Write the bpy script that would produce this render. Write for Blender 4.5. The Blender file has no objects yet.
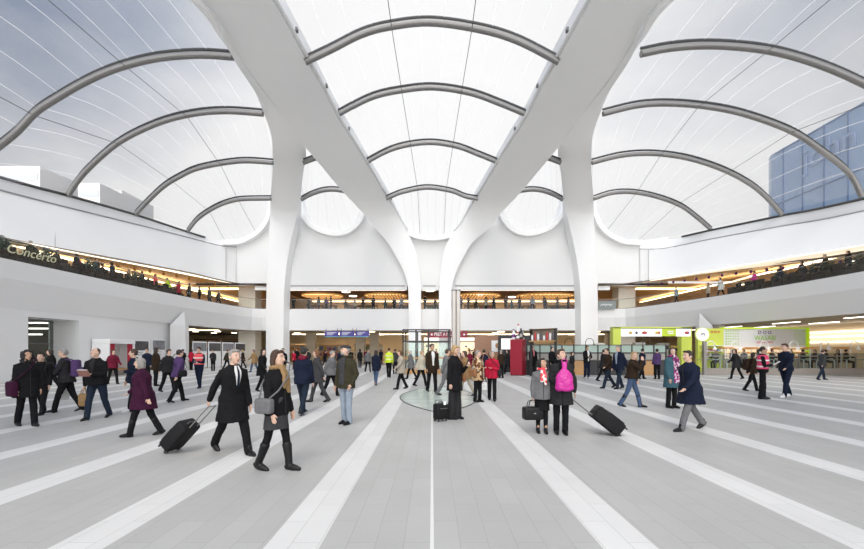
import bpy, bmesh, math, random
from mathutils import Vector, Matrix, noise
random.seed(7)
S = bpy.context.scene
COL = S.collection
F = 420.0; CX = 432.0; HY = 350.0; EYE = 1.65
PI = math.pi

def W(x, y, Y):
    """photo pixel at depth Y -> world point"""
    return Vector(((x - CX) * Y / F, Y, EYE + (HY - y) * Y / F))

# ------------------------------------------------------------ materials
MATS = {}
def mat(name, col, rough=0.6, metal=0.0, var=0.06, scale=6.0, bump=0.0, bscale=40.0, emit=None, estr=0.0, coat=0.0, spec=0.5):
    if name in MATS: return MATS[name]
    m = bpy.data.materials.new(name); m.use_nodes = True
    nt = m.node_tree; N = nt.nodes; L = nt.links
    b = N['Principled BSDF']
    b.inputs['Roughness'].default_value = rough
    b.inputs['Metallic'].default_value = metal
    b.inputs['Specular IOR Level'].default_value = spec
    b.inputs['Coat Weight'].default_value = coat
    tc = N.new('ShaderNodeTexCoord')
    nz = N.new('ShaderNodeTexNoise'); nz.inputs['Scale'].default_value = scale; nz.inputs['Detail'].default_value = 4
    L.new(tc.outputs['Object'], nz.inputs['Vector'])
    mx = N.new('ShaderNodeMix'); mx.data_type = 'RGBA'
    c = list(col)[:3]
    mx.inputs['A'].default_value = [max(0, v * (1 - var)) for v in c] + [1]
    mx.inputs['B'].default_value = [min(1, v * (1 + var)) for v in c] + [1]
    L.new(nz.outputs['Fac'], mx.inputs['Factor'])
    L.new(mx.outputs['Result'], b.inputs['Base Color'])
    if bump > 0:
        n2 = N.new('ShaderNodeTexNoise'); n2.inputs['Scale'].default_value = bscale
        L.new(tc.outputs['Object'], n2.inputs['Vector'])
        bp = N.new('ShaderNodeBump'); bp.inputs['Strength'].default_value = bump; bp.inputs['Distance'].default_value = 0.02
        L.new(n2.outputs['Fac'], bp.inputs['Height']); L.new(bp.outputs['Normal'], b.inputs['Normal'])
    if emit:
        b.inputs['Emission Color'].default_value = list(emit)[:3] + [1]
        b.inputs['Emission Strength'].default_value = estr
    MATS[name] = m
    return m

def sheer(name, col, alpha, rough=0.15, gloss=0.08, tint=(1, 1, 1)):
    """thin clear sheet: mostly see-through, a little diffuse scatter and a sheen"""
    if name in MATS: return MATS[name]
    m = bpy.data.materials.new(name); m.use_nodes = True
    nt = m.node_tree; N = nt.nodes; L = nt.links
    N.remove(N['Principled BSDF'])
    out = N['Material Output']
    tr = N.new('ShaderNodeBsdfTransparent'); tr.inputs['Color'].default_value = list(tint) + [1]
    df = N.new('ShaderNodeBsdfDiffuse'); tl = N.new('ShaderNodeBsdfTranslucent')
    tc = N.new('ShaderNodeTexCoord')
    nz = N.new('ShaderNodeTexNoise'); nz.inputs['Scale'].default_value = 0.8
    L.new(tc.outputs['Object'], nz.inputs['Vector'])
    rmp = N.new('ShaderNodeMapRange'); rmp.inputs['To Min'].default_value = alpha * 0.85; rmp.inputs['To Max'].default_value = alpha * 1.15
    L.new(nz.outputs['Fac'], rmp.inputs['Value'])
    df.inputs['Color'].default_value = list(col) + [1]; tl.inputs['Color'].default_value = list(col) + [1]
    a = N.new('ShaderNodeMixShader'); a.inputs[0].default_value = 0.5
    L.new(df.outputs[0], a.inputs[1]); L.new(tl.outputs[0], a.inputs[2])
    b = N.new('ShaderNodeMixShader'); L.new(rmp.outputs['Result'], b.inputs[0])
    L.new(tr.outputs[0], b.inputs[1]); L.new(a.outputs[0], b.inputs[2])
    gl = N.new('ShaderNodeBsdfGlossy'); gl.inputs['Roughness'].default_value = rough
    c = N.new('ShaderNodeMixShader'); c.inputs[0].default_value = gloss
    L.new(b.outputs[0], c.inputs[1]); L.new(gl.outputs[0], c.inputs[2])
    L.new(c.outputs[0], out.inputs['Surface'])
    MATS[name] = m
    return m

def lamp(name, col, s):
    return mat(name, (0.9, 0.9, 0.9), 0.5, emit=col, estr=s, var=0.0)

WHITE = mat('white_plaster', (0.78, 0.78, 0.775), 0.6, var=0.015, scale=0.4, spec=0.25)
WHITE2 = mat('white_rib_paint', (0.86, 0.86, 0.855), 0.45, var=0.012, scale=0.6, spec=0.3)
JOINT = mat('joint_grey', (0.33, 0.33, 0.33), 0.8)
STEEL_G = mat('grey_painted_steel', (0.20, 0.195, 0.19), 0.32, metal=0.35, var=0.05)
STEEL_D = mat('dark_steel', (0.05, 0.05, 0.05), 0.4, metal=0.5)
BRUSH = mat('brushed_steel', (0.34, 0.32, 0.30), 0.35, metal=0.9, var=0.1, scale=3)
BLACK = mat('black_metal', (0.025, 0.025, 0.027), 0.45)
LIME = mat('lime_panel', (0.60, 0.68, 0.10), 0.5, var=0.03)
REDP = mat('deep_red_panel', (0.30, 0.012, 0.03), 0.3, var=0.05)
WOOD = mat('warm_wood', (0.48, 0.27, 0.11), 0.5, var=0.25, scale=8)
BEIGE = mat('beige_wall', (0.62, 0.50, 0.34), 0.7)
DARKC = mat('dark_ceiling', (0.10, 0.085, 0.065), 0.8)
WPANEL = mat('white_panel', (0.85, 0.85, 0.85), 0.4, var=0.01)
GLASS = sheer('clear_glass', (0.75, 0.85, 0.82), 0.03, 0.05, 0.025, (0.93, 0.97, 0.95))
GLASS_D = sheer('grey_glass', (0.4, 0.45, 0.45), 0.04, 0.05, 0.03, (0.82, 0.86, 0.86))
LWARM = lamp('warm_fill_light', (1.0, 0.72, 0.42), 5)  # used by the added fill panels only
LGOLD = lamp('gold_lamp', (1.0, 0.60, 0.22), 1.3)
LWHITE = lamp('white_lamp', (1.0, 0.93, 0.82), 3.2)
LCREAM = lamp('shop_glow', (1.0, 0.82, 0.58), 3.5)

# ------------------------------------------------------------ mesh builder
class MB:
    def __init__(s): s.v = []; s.f = []; s.m = []; s.mats = []; s.cur = 0
    def use(s, m):
        if m not in s.mats: s.mats.append(m)
        s.cur = s.mats.index(m); return s
    def add(s, vs, fs):
        o = len(s.v); s.v += [tuple(v) for v in vs]
        for f in fs: s.f.append(tuple(i + o for i in f)); s.m.append(s.cur)
        return s
    def box(s, c, d, rz=0.0, rx=0.0):
        x, y, z = d[0] / 2, d[1] / 2, d[2] / 2
        R = Matrix.Rotation(rz, 3, 'Z') @ Matrix.Rotation(rx, 3, 'X')
        vs = [Vector(c) + R @ Vector((a * x, b * y, e * z)) for e in (-1, 1) for b in (-1, 1) for a in (-1, 1)]
        return s.add(vs, [(0, 2, 3, 1), (4, 5, 7, 6), (0, 1, 5, 4), (2, 6, 7, 3), (0, 4, 6, 2), (1, 3, 7, 5)])
    def bx(s, x0, x1, y0, y1, z0, z1):
        return s.box(((x0 + x1) / 2, (y0 + y1) / 2, (z0 + z1) / 2), (abs(x1 - x0), abs(y1 - y0), abs(z1 - z0)))
    def grid(s, rows, closed=False, caps=False):
        n = len(rows[0]); vs = [p for r in rows for p in r]; fs = []
        for i in range(len(rows) - 1):
            for j in range(n if closed else n - 1):
                k = (j + 1) % n
                fs.append((i * n + j, i * n + k, (i + 1) * n + k, (i + 1) * n + j))
        if caps:
            fs.append(tuple(range(n - 1, -1, -1))); fs.append(tuple((len(rows) - 1) * n + j for j in range(n)))
        return s.add(vs, fs)
    def tube(s, pts, r, n=8, round_ends=False, squash=1.0):
        pts = [Vector(p) for p in pts]
        rs = list(r) if isinstance(r, (list, tuple)) else [r] * len(pts)
        if round_ends:
            d0 = (pts[0] - pts[1]).normalized(); d1 = (pts[-1] - pts[-2]).normalized()
            P = [pts[0] + d0 * rs[0] * .95, pts[0] + d0 * rs[0] * .7] + pts + [pts[-1] + d1 * rs[-1] * .7, pts[-1] + d1 * rs[-1] * .95]
            rs = [rs[0] * .3, rs[0] * .7] + rs + [rs[-1] * .7, rs[-1] * .3]; pts = P
        rows = []; up = None
        for i, p in enumerate(pts):
            t = (pts[min(i + 1, len(pts) - 1)] - pts[max(i - 1, 0)])
            if t.length < 1e-9: t = Vector((0, 0, 1))
            t.normalize()
            if up is None:
                up = Vector((0, 1, 0)) if abs(t.y) < .8 else Vector((1, 0, 0))
            a = (up - t * up.dot(t)).normalized(); b = t.cross(a); up = a
            rows.append([p + (a * math.cos(2 * PI * k / n) * squash + b * math.sin(2 * PI * k / n)) * rs[i] for k in range(n)])
        return s.grid(rows, True, True)
    def ell(s, c, r, n=12, m=8, R=None):
        c = Vector(c); rows = []
        for i in range(m + 1):
            th = PI * min(max(i / m, 0.03), 0.97)
            row = []
            for j in range(n):
                p = Vector((r[0] * math.sin(th) * math.cos(2 * PI * j / n), r[1] * math.sin(th) * math.sin(2 * PI * j / n), -r[2] * math.cos(th)))
                if R is not None: p = R @ p
                row.append(c + p)
            rows.append(row)
        return s.grid(rows, True, True)
    def cyl(s, x, y, z0, z1, r, n=20, r2=None):
        rows = [[Vector((x + rr * math.cos(2 * PI * k / n), y + rr * math.sin(2 * PI * k / n), z)) for k in range(n)] for z, rr in ((z0, r), (z1, r if r2 is None else r2))]
        return s.grid(rows, True, True)
    def lathe(s, c, prof, n=16):
        rows = [[Vector((c[0] + r * math.cos(2 * PI * k / n), c[1] + r * math.sin(2 * PI * k / n), c[2] + z)) for k in range(n)] for r, z in prof]
        return s.grid(rows, True, True)
    def mesh(s, name):
        me = bpy.data.meshes.new(name); me.from_pydata(s.v, [], s.f)
        for m in s.mats: me.materials.append(m)
        for p, k in zip(me.polygons, s.m): p.material_index = k
        return me
    def build(s, name, m=None, parent=None, smooth=False, fix=True, bevel=0.0):
        if m is not None and not s.mats: s.mats = [m]
        me = s.mesh(name)
        if fix:
            bm = bmesh.new(); bm.from_mesh(me); bmesh.ops.recalc_face_normals(bm, faces=bm.faces); bm.to_mesh(me); bm.free()
        if smooth:
            for p in me.polygons: p.use_smooth = True
            try: me.set_sharp_from_angle(angle=math.radians(38))
            except Exception: pass
        o = bpy.data.objects.new(name, me); COL.objects.link(o)
        if parent is not None:
            o.parent = parent; o.matrix_parent_inverse = parent.matrix_world.inverted() if False else Matrix.Identity(4)
        if bevel > 0:
            md = o.modifiers.new('bevel', 'BEVEL'); md.width = bevel; md.segments = 2; md.limit_method = 'ANGLE'
        return o

def tag(o, label=None, cat=None, group=None, kind=None):
    if label: o['label'] = label
    if cat: o['category'] = cat
    if group: o['group'] = group
    if kind: o['kind'] = kind
    return o
def thing(name, label, cat, loc=(0, 0, 0), rz=0.0, group=None):
    o = bpy.data.objects.new(name, None); COL.objects.link(o)
    o.empty_display_size = .2
    o.location = loc; o.rotation_euler = (0, 0, rz)
    return tag(o, label, cat, group)
def struct(mb, name, m=None, smooth=False, label=None):
    o = mb.build(name, m, smooth=smooth); o['kind'] = 'structure'
    if label: o['label'] = label
    return o
def copy_tree(o, label=None, loc=None, rz=None, parent=None):
    c = o.copy(); COL.objects.link(c)
    if parent is not None: c.parent = parent
    for ch in list(o.children): copy_tree(ch, parent=c)
    if label: c['label'] = label
    if loc is not None: c.location = loc
    if rz is not None: c.rotation_euler = (0, 0, rz)
    return c
def text_mesh(txt, size, m, parent=None, loc=(0, 0, 0), rot=(PI / 2, 0, 0), depth=0.006, name='lettering', shear=0.0, wx=1.0):
    cu = bpy.data.curves.new('t', 'FONT'); cu.body = txt; cu.size = size; cu.extrude = depth
    cu.align_x = 'CENTER'; cu.align_y = 'CENTER'; cu.shear = shear; cu.resolution_u = 3
    t = bpy.data.objects.new('t', cu); COL.objects.link(t)
    bpy.context.view_layer.update()
    me = bpy.data.meshes.new_from_object(t.evaluated_get(bpy.context.evaluated_depsgraph_get()))
    bpy.data.objects.remove(t); bpy.data.curves.remove(cu)
    me.name = name
    me.materials.clear(); me.materials.append(m)
    o = bpy.data.objects.new(name, me); COL.objects.link(o)
    if parent is not None: o.parent = parent
    o.location = loc; o.rotation_euler = rot; o.scale = (wx, 1, 1)
    return o
def resample(pts, n):
    pts = [Vector(p) for p in pts]
    # Catmull-Rom dense then arc length
    D = []
    for i in range(len(pts) - 1):
        p0 = pts[max(i - 1, 0)]; p1 = pts[i]; p2 = pts[i + 1]; p3 = pts[min(i + 2, len(pts) - 1)]
        for k in range(12):
            t = k / 12
            D.append(0.5 * ((2 * p1) + (p2 - p0) * t + (2 * p0 - 5 * p1 + 4 * p2 - p3) * t * t + (3 * p1 - p0 - 3 * p2 + p3) * t ** 3))
    D.append(pts[-1])
    acc = [0]
    for i in range(1, len(D)): acc.append(acc[-1] + (D[i] - D[i - 1]).length)
    out = []; j = 0
    for k in range(n):
        s = acc[-1] * k / (n - 1)
        while j < len(acc) - 2 and acc[j + 1] < s: j += 1
        d = acc[j + 1] - acc[j]; u = 0 if d < 1e-9 else (s - acc[j]) / d
        out.append(D[j].lerp(D[j + 1], min(max(u, 0), 1)))
    return out
LPATH = [(-21, 0), (-21, 12), (-21, 24), (-20.9, 32), (-20.6, 39), (-20.1, 43.3), (-19.1, 45.6), (-17.6, 46.0)]
RPATH = [(24.9, 0), (24.85, 12), (24.7, 24), (24.2, 32), (22.9, 39.6), (22.0, 43.4), (20.8, 45.6), (17.9, 46.0)]
YK = 27.6
# ============================================================ people
SKIN = mat('skin_fair', (.62, .40, .30), .5, var=.05); SKIN_M = mat('skin_tan', (.50, .30, .20), .5); SKIN_D = mat('skin_brown', (.24, .13, .08), .5)
def cloth(name, c, r=.85): return mat('cloth_' + name, tuple(v * (.52 if max(c) < .1 else .9) for v in c), r, var=.2, scale=14, bump=.45, bscale=22, spec=.12)
C = {k: cloth(k, v) for k, v in dict(black=(.018, .018, .02), charcoal=(.045, .045, .048), navy=(.02, .028, .06), grey=(.16, .16, .165), midgrey=(.09, .09, .095), olive=(.075, .068, .04), brown=(.055, .035, .022), tan=(.30, .19, .09), beige=(.42, .37, .30),
     plum=(.075, .015, .05), purple=(.09, .05, .14), red=(.45, .015, .045), coral=(.85, .12, .13), yellow=(.65, .80, .05), jeans=(.065, .10, .18), paleblue=(.30, .35, .42), darkjean=(.03, .045, .075), teal=(.05, .11, .14), white=(.75, .74, .72), cream=(.55, .50, .40), pink=(.75, .03, .38), maroon=(.16, .015, .035), floral=(.35, .22, .13), rose=(.80, .25, .28), pinkvest=(.75, .08, .18), magenta=(.35, .05, .22)).items()}
def patterned(name, a, b, c, sc):
    m = bpy.data.materials.new(name); m.use_nodes = True; nt = m.node_tree; nt.nodes['Principled BSDF'].inputs['Specular IOR Level'].default_value = .15
    v = nt.nodes.new('ShaderNodeTexVoronoi'); v.inputs['Scale'].default_value = sc
    t = nt.nodes.new('ShaderNodeTexCoord'); nt.links.new(t.outputs['Object'], v.inputs['Vector'])
    r = nt.nodes.new('ShaderNodeValToRGB'); r.color_ramp.interpolation = 'CONSTANT'
    r.color_ramp.elements[0].color = a + (1,); r.color_ramp.elements[1].position = .35; r.color_ramp.elements[1].color = b + (1,)
    e = r.color_ramp.elements.new(.7); e.color = c + (1,)
    s = nt.nodes.new('ShaderNodeSeparateColor'); nt.links.new(v.outputs['Color'], s.inputs[0]); nt.links.new(s.outputs[0], r.inputs[0])
    nt.links.new(r.outputs[0], nt.nodes['Principled BSDF'].inputs['Base Color']); nt.nodes['Principled BSDF'].inputs['Roughness'].default_value = .8
    return m
C['floral'] = patterned('cloth_floral', (.45, .30, .16), (.10, .035, .02), (.60, .50, .36), 14)
C['scarfdots'] = patterned('cloth_scarf_dots', (.35, .04, .20), (.60, .50, .55), (.12, .03, .09), 22)
C['redwhite'] = patterned('cloth_red_white', (.75, .06, .08), (.80, .70, .66), (.65, .10, .12), 20)
HAIR = {k: mat('hair_' + k, v, .55, var=.35, scale=30, bump=.6, bscale=90) for k, v in dict(black=(.012, .01, .01), brown=(.06, .03, .017), blond=(.42, .28, .13), grey=(.28, .26, .24), white=(.5, .48, .45), dark=(.025, .017, .012), ginger=(.16, .07, .03)).items()}
LEATHER = mat('black_leather', (.007, .007, .008), .4, bump=.3, spec=.3); BRLEATHER = mat('brown_leather', (.26, .11, .04), .4, bump=.3); SOLE = mat('white_sole', (.6, .6, .58), .6)
EYEW = mat('eye_white', (.7, .68, .66), .3); EYED = mat('eye_dark', (.02, .015, .01), .2); LIP = mat('lip', (.42, .16, .14), .5)
REFL = mat('reflective_band', (.75, .75, .72), .3)

TMP = bpy.data.scenes.new('tmp_mesh')
TOB = []; TMESH = []
def remesh(mb, name, m, parent, voxel, smooth=4, fold=0.0, fs=7.0, seed=0.0, scale=1.0):
    me = mb.mesh('tmp'); o = TOB
    if not o:
        o = bpy.data.objects.new('tmp', me); TMP.collection.objects.link(o); TOB.append(o)
        r = o.modifiers.new('r', 'REMESH'); r.mode = 'VOXEL'; s = o.modifiers.new('s', 'SMOOTH'); s.factor = .5
    o = TOB[0]; TMESH.append(me); o.data = me
    o.modifiers['r'].voxel_size = voxel; o.modifiers['s'].iterations = smooth
    TMP.view_layers[0].update(); dg = TMP.view_layers[0].depsgraph
    out = bpy.data.meshes.new_from_object(o.evaluated_get(dg))
    nv = len(out.vertices); co = [0.0] * (nv * 3); out.vertices.foreach_get('co', co)
    if fold:
        nn = [0.0] * (nv * 3); out.vertices.foreach_get('normal', nn)
        for i in range(0, nv * 3, 3):
            x_, y_, z_ = co[i], co[i + 1], co[i + 2]
            d = fold * (noise.noise(Vector((x_ * fs + seed, y_ * fs, z_ * fs * .7))) + .5 * noise.noise(Vector((x_ * fs * 2.3, y_ * fs * 2.3 + seed, z_ * fs * 3.1))))
            co[i] += nn[i] * d; co[i + 1] += nn[i + 1] * d; co[i + 2] += nn[i + 2] * d
    if scale != 1.0: co = [v * scale for v in co]
    out.vertices.foreach_set('co', co); out.update()
    out.name = name; out.materials.clear(); out.materials.append(m)
    for p in out.polygons: p.use_smooth = True
    q = bpy.data.objects.new(name, out); COL.objects.link(q); q.parent = parent
    return q
rad = math.radians
RING = [(.86, .150, .110, .01), (.93, .172, .122, .012), (1.02, .158, .112, .005), (1.10, .148, .105, 0), (1.20, .160, .112, 0), (1.30, .174, .118, .0), (1.36, .166, .108, .005), (1.41, .128, .088, .01), (1.45, .078, .068, .012), (1.49, .058, .056, .01)]
def tr_(z):
    if z <= RING[0][0]: return RING[0][1:]
    for a, b in zip(RING, RING[1:]):
        if z <= b[0]:
            u = (z - a[0]) / (b[0] - a[0]); return tuple(a[i] + (b[i] - a[i]) * u for i in (1, 2, 3))
    return RING[-1][1:]
ARMS = {'rest': (4, 7, 14, 0), 'fwd': (26, 6, 28, 0), 'back': (-26, 8, 10, 0), 'phone': (22, 6, 105, 25), 'hold': (12, 8, 85, 38), 'pocket': (-8, 16, 38, 15), 'pull': (-34, 12, 4, 0),
        'carry': (2, 9, 4, 0), 'face': (55, 14, 118, 25), 'fold': (15, 10, 92, 60), 'table': (38, 10, 62, 18), 'lift': (-10, 20, 8, 0)}
LEGS = {'stand': ((3, 4), (-2, 2)), 'walk': ((19, 5), (-15, 14)), 'walk2': ((-15, 14), (19, 5)), 'stride': ((26, 5), (-21, 20)), 'short': ((13, 4), (-11, 12)), 'sit': ((84, 84), (80, 86))}

def human(name_loc, label, x=0, yf=0, yh=347, rot=0, legs='stand', arms=('rest', 'rest'), coat=('black', .82, .02), open_=None, trousers='black', flare=0.0, skirt=None, shoes=LEATHER, boots=False,
          hair=('short', 'dark'), hat=None, skin=SKIN, female=False, yaw=0, pitch=0, vest=None, scarf=None, hood=None, beard=None, vox=None, loc=None, H=None, group=None, bulk=0.0, glasses=False, belt=None, sole=None, tie=None):
    if loc is None:
        Y = 693.0 / (yf - HY); loc = Vector(((x - CX) * Y / F, Y, 0))
        if H is None: H = (yf - yh) / (yf - HY) * EYE
    if H is None: H = 1.7
    sc = H / 1.70; dist = loc[1]
    if vox is None: vox = .0085 if dist < 10 else (.011 if dist < 14 else (.015 if dist < 20 else .022))
    t = thing('person', label, 'person', loc, rad(rot), group)
    lod = dist < 20 and vox < .02
    w = .90 if female else 1.0
    # leg kinematics
    L = []; hip = .90
    for s, (a, k) in zip((1, -1), LEGS[legs]):
        a, k = rad(a), rad(k)
        h = Vector((s * .088 * w, 0.01, hip)); kn = h + Vector((s * .006, -math.sin(a), -math.cos(a))) * .43
        an = kn + Vector((0, -math.sin(a - k), -math.cos(a - k))) * .40
        L.append([h, kn, an, a - k])
    dz = .075 - min(l[2].z for l in L)
    if legs == 'sit': dz = .075 - min(l[2].z for l in L)
    for l in L:
        for i in range(3): l[i] = l[i] + Vector((0, 0, dz))
    lean = rad(4 if legs in ('walk', 'walk2', 'stride') else 0)
    def B(px_, py_, pz): return Vector((px_, py_ - max(0, pz - .95) * math.tan(lean), pz + dz))
    # arms
    A = []
    for s, nm in zip((1, -1), arms):
        a, b, e, c = [rad(v) for v in ARMS[nm]]
        sh = B(s * .166 * w, .01, 1.358)
        el = sh + Vector((s * math.sin(b), -math.sin(a) * math.cos(b), -math.cos(a) * math.cos(b))) * .285
        f_ = Vector((s * (math.sin(b) * .4 - math.sin(c)), -math.sin(a + e) * math.cos(c), -math.cos(a + e) * math.cos(c))).normalized()
        wr = el + f_ * .25; A.append((sh, el, wr, f_, s, nm))
    Ry = Matrix.Rotation(rad(yaw), 3, 'Z') @ Matrix.Rotation(rad(-pitch), 3, 'X'); hc = B(0, -.016, 1.592)
    hp = lambda X_, Y_, Z_: hc + Ry @ Vector((X_, Y_, Z_))
    # ---- body: one continuous skin surface
    m = MB()
    n = 14
    def ringrow(z, dx=0.0, dy=0.0, ex=0.0):
        rx, ry, yo = tr_(z); rx = (rx * w + dx); ry = ry + dy + ex
        if female and 1.2 < z < 1.36: ry += .012
        return [B(rx * math.cos(2 * PI * k / 20), yo + ry * math.sin(2 * PI * k / 20), z) for k in range(20)]
    m.grid([ringrow(z) for z in (.86, .93, 1.02, 1.10, 1.2, 1.3, 1.36, 1.41, 1.45, 1.49)], True, True)
    m.tube([B(0, .012, 1.43), B(0, .0, 1.50), hp(0, .01, -.04)], [.058, .052, .055], 10)
    m.ell(hp(0, .008, .02), (.074, .094, .098), 18, 14, Ry)
    m.ell(hp(0, -.022, -.045), (.056, .066, .068), 16, 10, Ry)
    m.ell(hp(0, -.062, -.088), (.026, .024, .022), 10, 8, Ry)
    m.tube([hp(0, -.083, .022), hp(0, -.110, -.022)], [.010, .0155], 6, True)
    if lod:
        for s in (-1, 1):
            m.ell(hp(s * .078, .012, -.008), (.010, .020, .032), 8, 6, Ry); m.ell(hp(s * .036, -.066, -.028), (.02, .018, .02), 8, 6, Ry)
            m.ell(hp(s * .03, -.086, .030), (.022, .010, .008), 8, 6, Ry)
    for sh, el, wr, f_, s, nm in A:
        m.tube([B(s * .09 * w, .01, 1.375), sh, el, wr], [.06, .050, .038, .026], 10, True)
        # hand: palm, four curled fingers, thumb from the side of the palm
        side = Vector((0, 1, 0)) if abs(f_.y) < .75 else Vector((s, 0, 0)) * -1
        up_ = (side - f_ * side.dot(f_)).normalized(); inn = f_.cross(up_) * (1 if s < 0 else -1)
        palm = wr + f_ * .045
        Rm = Matrix((up_, f_, inn)).transposed()
        m.ell(palm, (.038, .048, .016), 12, 8, Rm)
        if vox < .012:
            for q in range(4):
                r0 = palm + f_ * .036 + up_ * (q - 1.5) * -.020
                ln = (.030, .036, .033, .024)[q]; cl = inn * (.35 if nm not in ('carry', 'pull', 'phone', 'hold') else .9)
                k1 = r0 + (f_ + cl * .5).normalized() * ln; k2 = k1 + (f_ * .7 + cl * 1.3).normalized() * ln * .9
                m.tube([r0, k1, k2], [.0098, .0092, .008], 6, True)
            tb = palm - f_ * .02 - up_ * .030
            m.tube([tb, tb - up_ * .022 + f_ * .022, tb - up_ * .026 + f_ * .05 + inn * .012], [.012, .0105, .009], 6, True)
        else: m.ell(palm + f_ * .055 + inn * .01, (.034, .04, .014), 8, 6, Rm)
    for h, kn, an, g in L:
        m.tube([h + Vector((0, 0, .02)), h.lerp(kn, .4), kn, kn.lerp(an, .3), an], [.085 * w, .075 * w, .052, .053, .036], 12, True)
        Rq = Matrix.Rotation(max(0.0, -g) * .6, 3, 'X')
        m.tube([an + Rq @ Vector((0, .02, -.04)), an + Rq @ Vector((0, -.14, -.048))], [.030, .024], 8, True)
    body = remesh(m, 'body', skin, t, vox, 3, scale=sc)
    # ---- face
    if lod:
        for s in (-1, 1):
            e = MB(); e.use(EYEW).ell(hp(s * .030, -.0865, .012), (.013, .006, .007), 8, 6, Ry)
            e.use(EYED).ell(hp(s * .030, -.0915, .012), (.006, .004, .006), 8, 6, Ry); e.v = [tuple(Vector(v) * sc) for v in e.v]; e.build('eye', None, t, smooth=True)
            e = MB(); e.tube([hp(s * .048, -.078, .034), hp(s * .030, -.092, .039), hp(s * .013, -.092, .034)], .0035, 5); e.v = [tuple(Vector(v) * sc) for v in e.v]; e.build('eyebrow', HAIR[hair[1]] if hair[1] != 'white' else HAIR['grey'], t)
        e = MB(); e.ell(hp(0, -.088, -.050), (.022, .008, .006), 10, 6, Ry); e.v = [tuple(Vector(v) * sc) for v in e.v]; e.build('mouth', LIP, t, smooth=True)
    if glasses:
        e = MB()
        for s in (-1, 1): e.tube([hp(s * .030 + .02 * math.cos(a * PI / 6), -.101, .012 + .016 * math.sin(a * PI / 6)) for a in range(13)], .002, 4); e.tube([hp(s * .05, -.1, .015), hp(s * .078, .0, .015)], .002, 4)
        e.v = [tuple(Vector(v) * sc) for v in e.v]; e.build('glasses', BLACK, t)
    if beard:
        e = MB(); e.ell(hp(0, -.045, -.068), (.056, .055, .045), 14, 10, Ry); e.ell(hp(0, -.085, -.036), (.028, .014, .006), 8, 6, Ry)
        remesh(e, 'beard', HAIR[beard], t, max(vox * .7, .006), 2, .004, 40, scale=sc)
    # ---- hair
    hs, hcol = hair
    if hs != 'none':
        e = MB()
        if hs == 'buzz': e.ell(hp(0, .020, .028), (.077, .086, .093), 16, 12, Ry)
        else: e.ell(hp(0, .022, .030), (.084, .092, .098), 16, 12, Ry)
        if hs in ('short', 'bob', 'long', 'up', 'curly'): e.tube([hp(-.05, -.045, .095), hp(.0, -.062, .098), hp(.055, -.04, .09)], [.022, .026, .02], 8, True)
        if hs in ('bob', 'long', 'curly'):
            b = -.20 if hs == 'long' else (-.09 if hs == 'bob' else -.15)
            e.ell(hp(0, .052, b * .45), (.085, .058, abs(b) * .5 + .075), 14, 10, Ry)
            for s in (-1, 1): e.tube([hp(s * .068, -.005, .06), hp(s * .082, .005, -.02), hp(s * .078, .01, b)], [.022, .024, .018], 8, True)
        if hs == 'curly':
            for q in range(22):
                a = q * 2.4; e.ell(hp(.085 * math.cos(a), .035 + .08 * math.sin(a), .07 - q * .011), (.036, .036, .034), 8, 6)
        if hs == 'up': e.ell(hp(0, .075, .075), (.045, .045, .04), 12, 8, Ry)
        if hs == 'tail': e.tube([hp(0, .10, .03), hp(0, .14, -.04), hp(0, .12, -.15)], [.03, .032, .014], 8, True)
        remesh(e, 'hair', HAIR[hcol], t, max(vox * .8, .007), 2, .005 if hs != 'curly' else .012, 28, scale=sc)
    if hat == 'cap':
        e = MB(); e.ell(hp(0, .01, .085), (.094, .108, .042), 18, 10, Ry); e.tube([hp(-.05, -.085, .068), hp(0, -.115, .062), hp(.05, -.085, .068)], [.02, .022, .02], 8, True, .5)
        remesh(e, 'flat_cap', C['midgrey'], t, .008, 3, scale=sc)
    elif hat:
        e = MB(); e.ell(hp(0, .014, .055), (.090, .104, .088), 18, 10, Ry); remesh(e, 'knit_hat', C[hat], t, .010, 3, scale=sc)
    # ---- trousers, skirt, shoes
    sit = legs == 'sit'
    if trousers:
        m = MB(); m.grid([ringrow(z, .012, .014) for z in (.86, .93, 1.02, 1.06)], True, True)
        th = trousers == 'tights'
        for h, kn, an, g in L:
            r = [.088, .078, .055, .056, .040] if th else [.100 * w + .003, .090 * w, .070 + flare * .3, .066 + flare * .6, .062 + flare]
            m.tube([h + Vector((0, 0, .03)), h.lerp(kn, .4), kn, kn.lerp(an, .4), an + Vector((0, .01, -.01 if th else -.03))], r, 12, not th)
            if th: m.tube([an + Vector((0, 0, .03)), an + Vector((0, -.02, -.03)), an + Vector((0, -.09, -.05))], [.043, .040, .030], 8, True)
        remesh(m, 'tights' if th else 'trousers', C['black'] if th else C[trousers], t, max(vox, .010), 3, 0 if th else .008, 9, x * .37, scale=sc)
    if skirt:
        scol, zh, fl_ = skirt; m = MB(); rows = []
        for z in (1.06, .98, .9, (.9 + zh) / 2, zh):
            rx, ry, yo = tr_(z); u = max(0, (.95 - z) / (.95 - zh)); rows.append([B((rx * w + .02 + fl_ * u) * math.cos(2 * PI * k / 24), yo + (ry + .025 + fl_ * u) * math.sin(2 * PI * k / 24), z) for k in range(24)])
        m.grid(rows, True, True); remesh(m, 'skirt', C[scol], t, max(vox, .011), 3, .012, 11, scale=sc)
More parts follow.
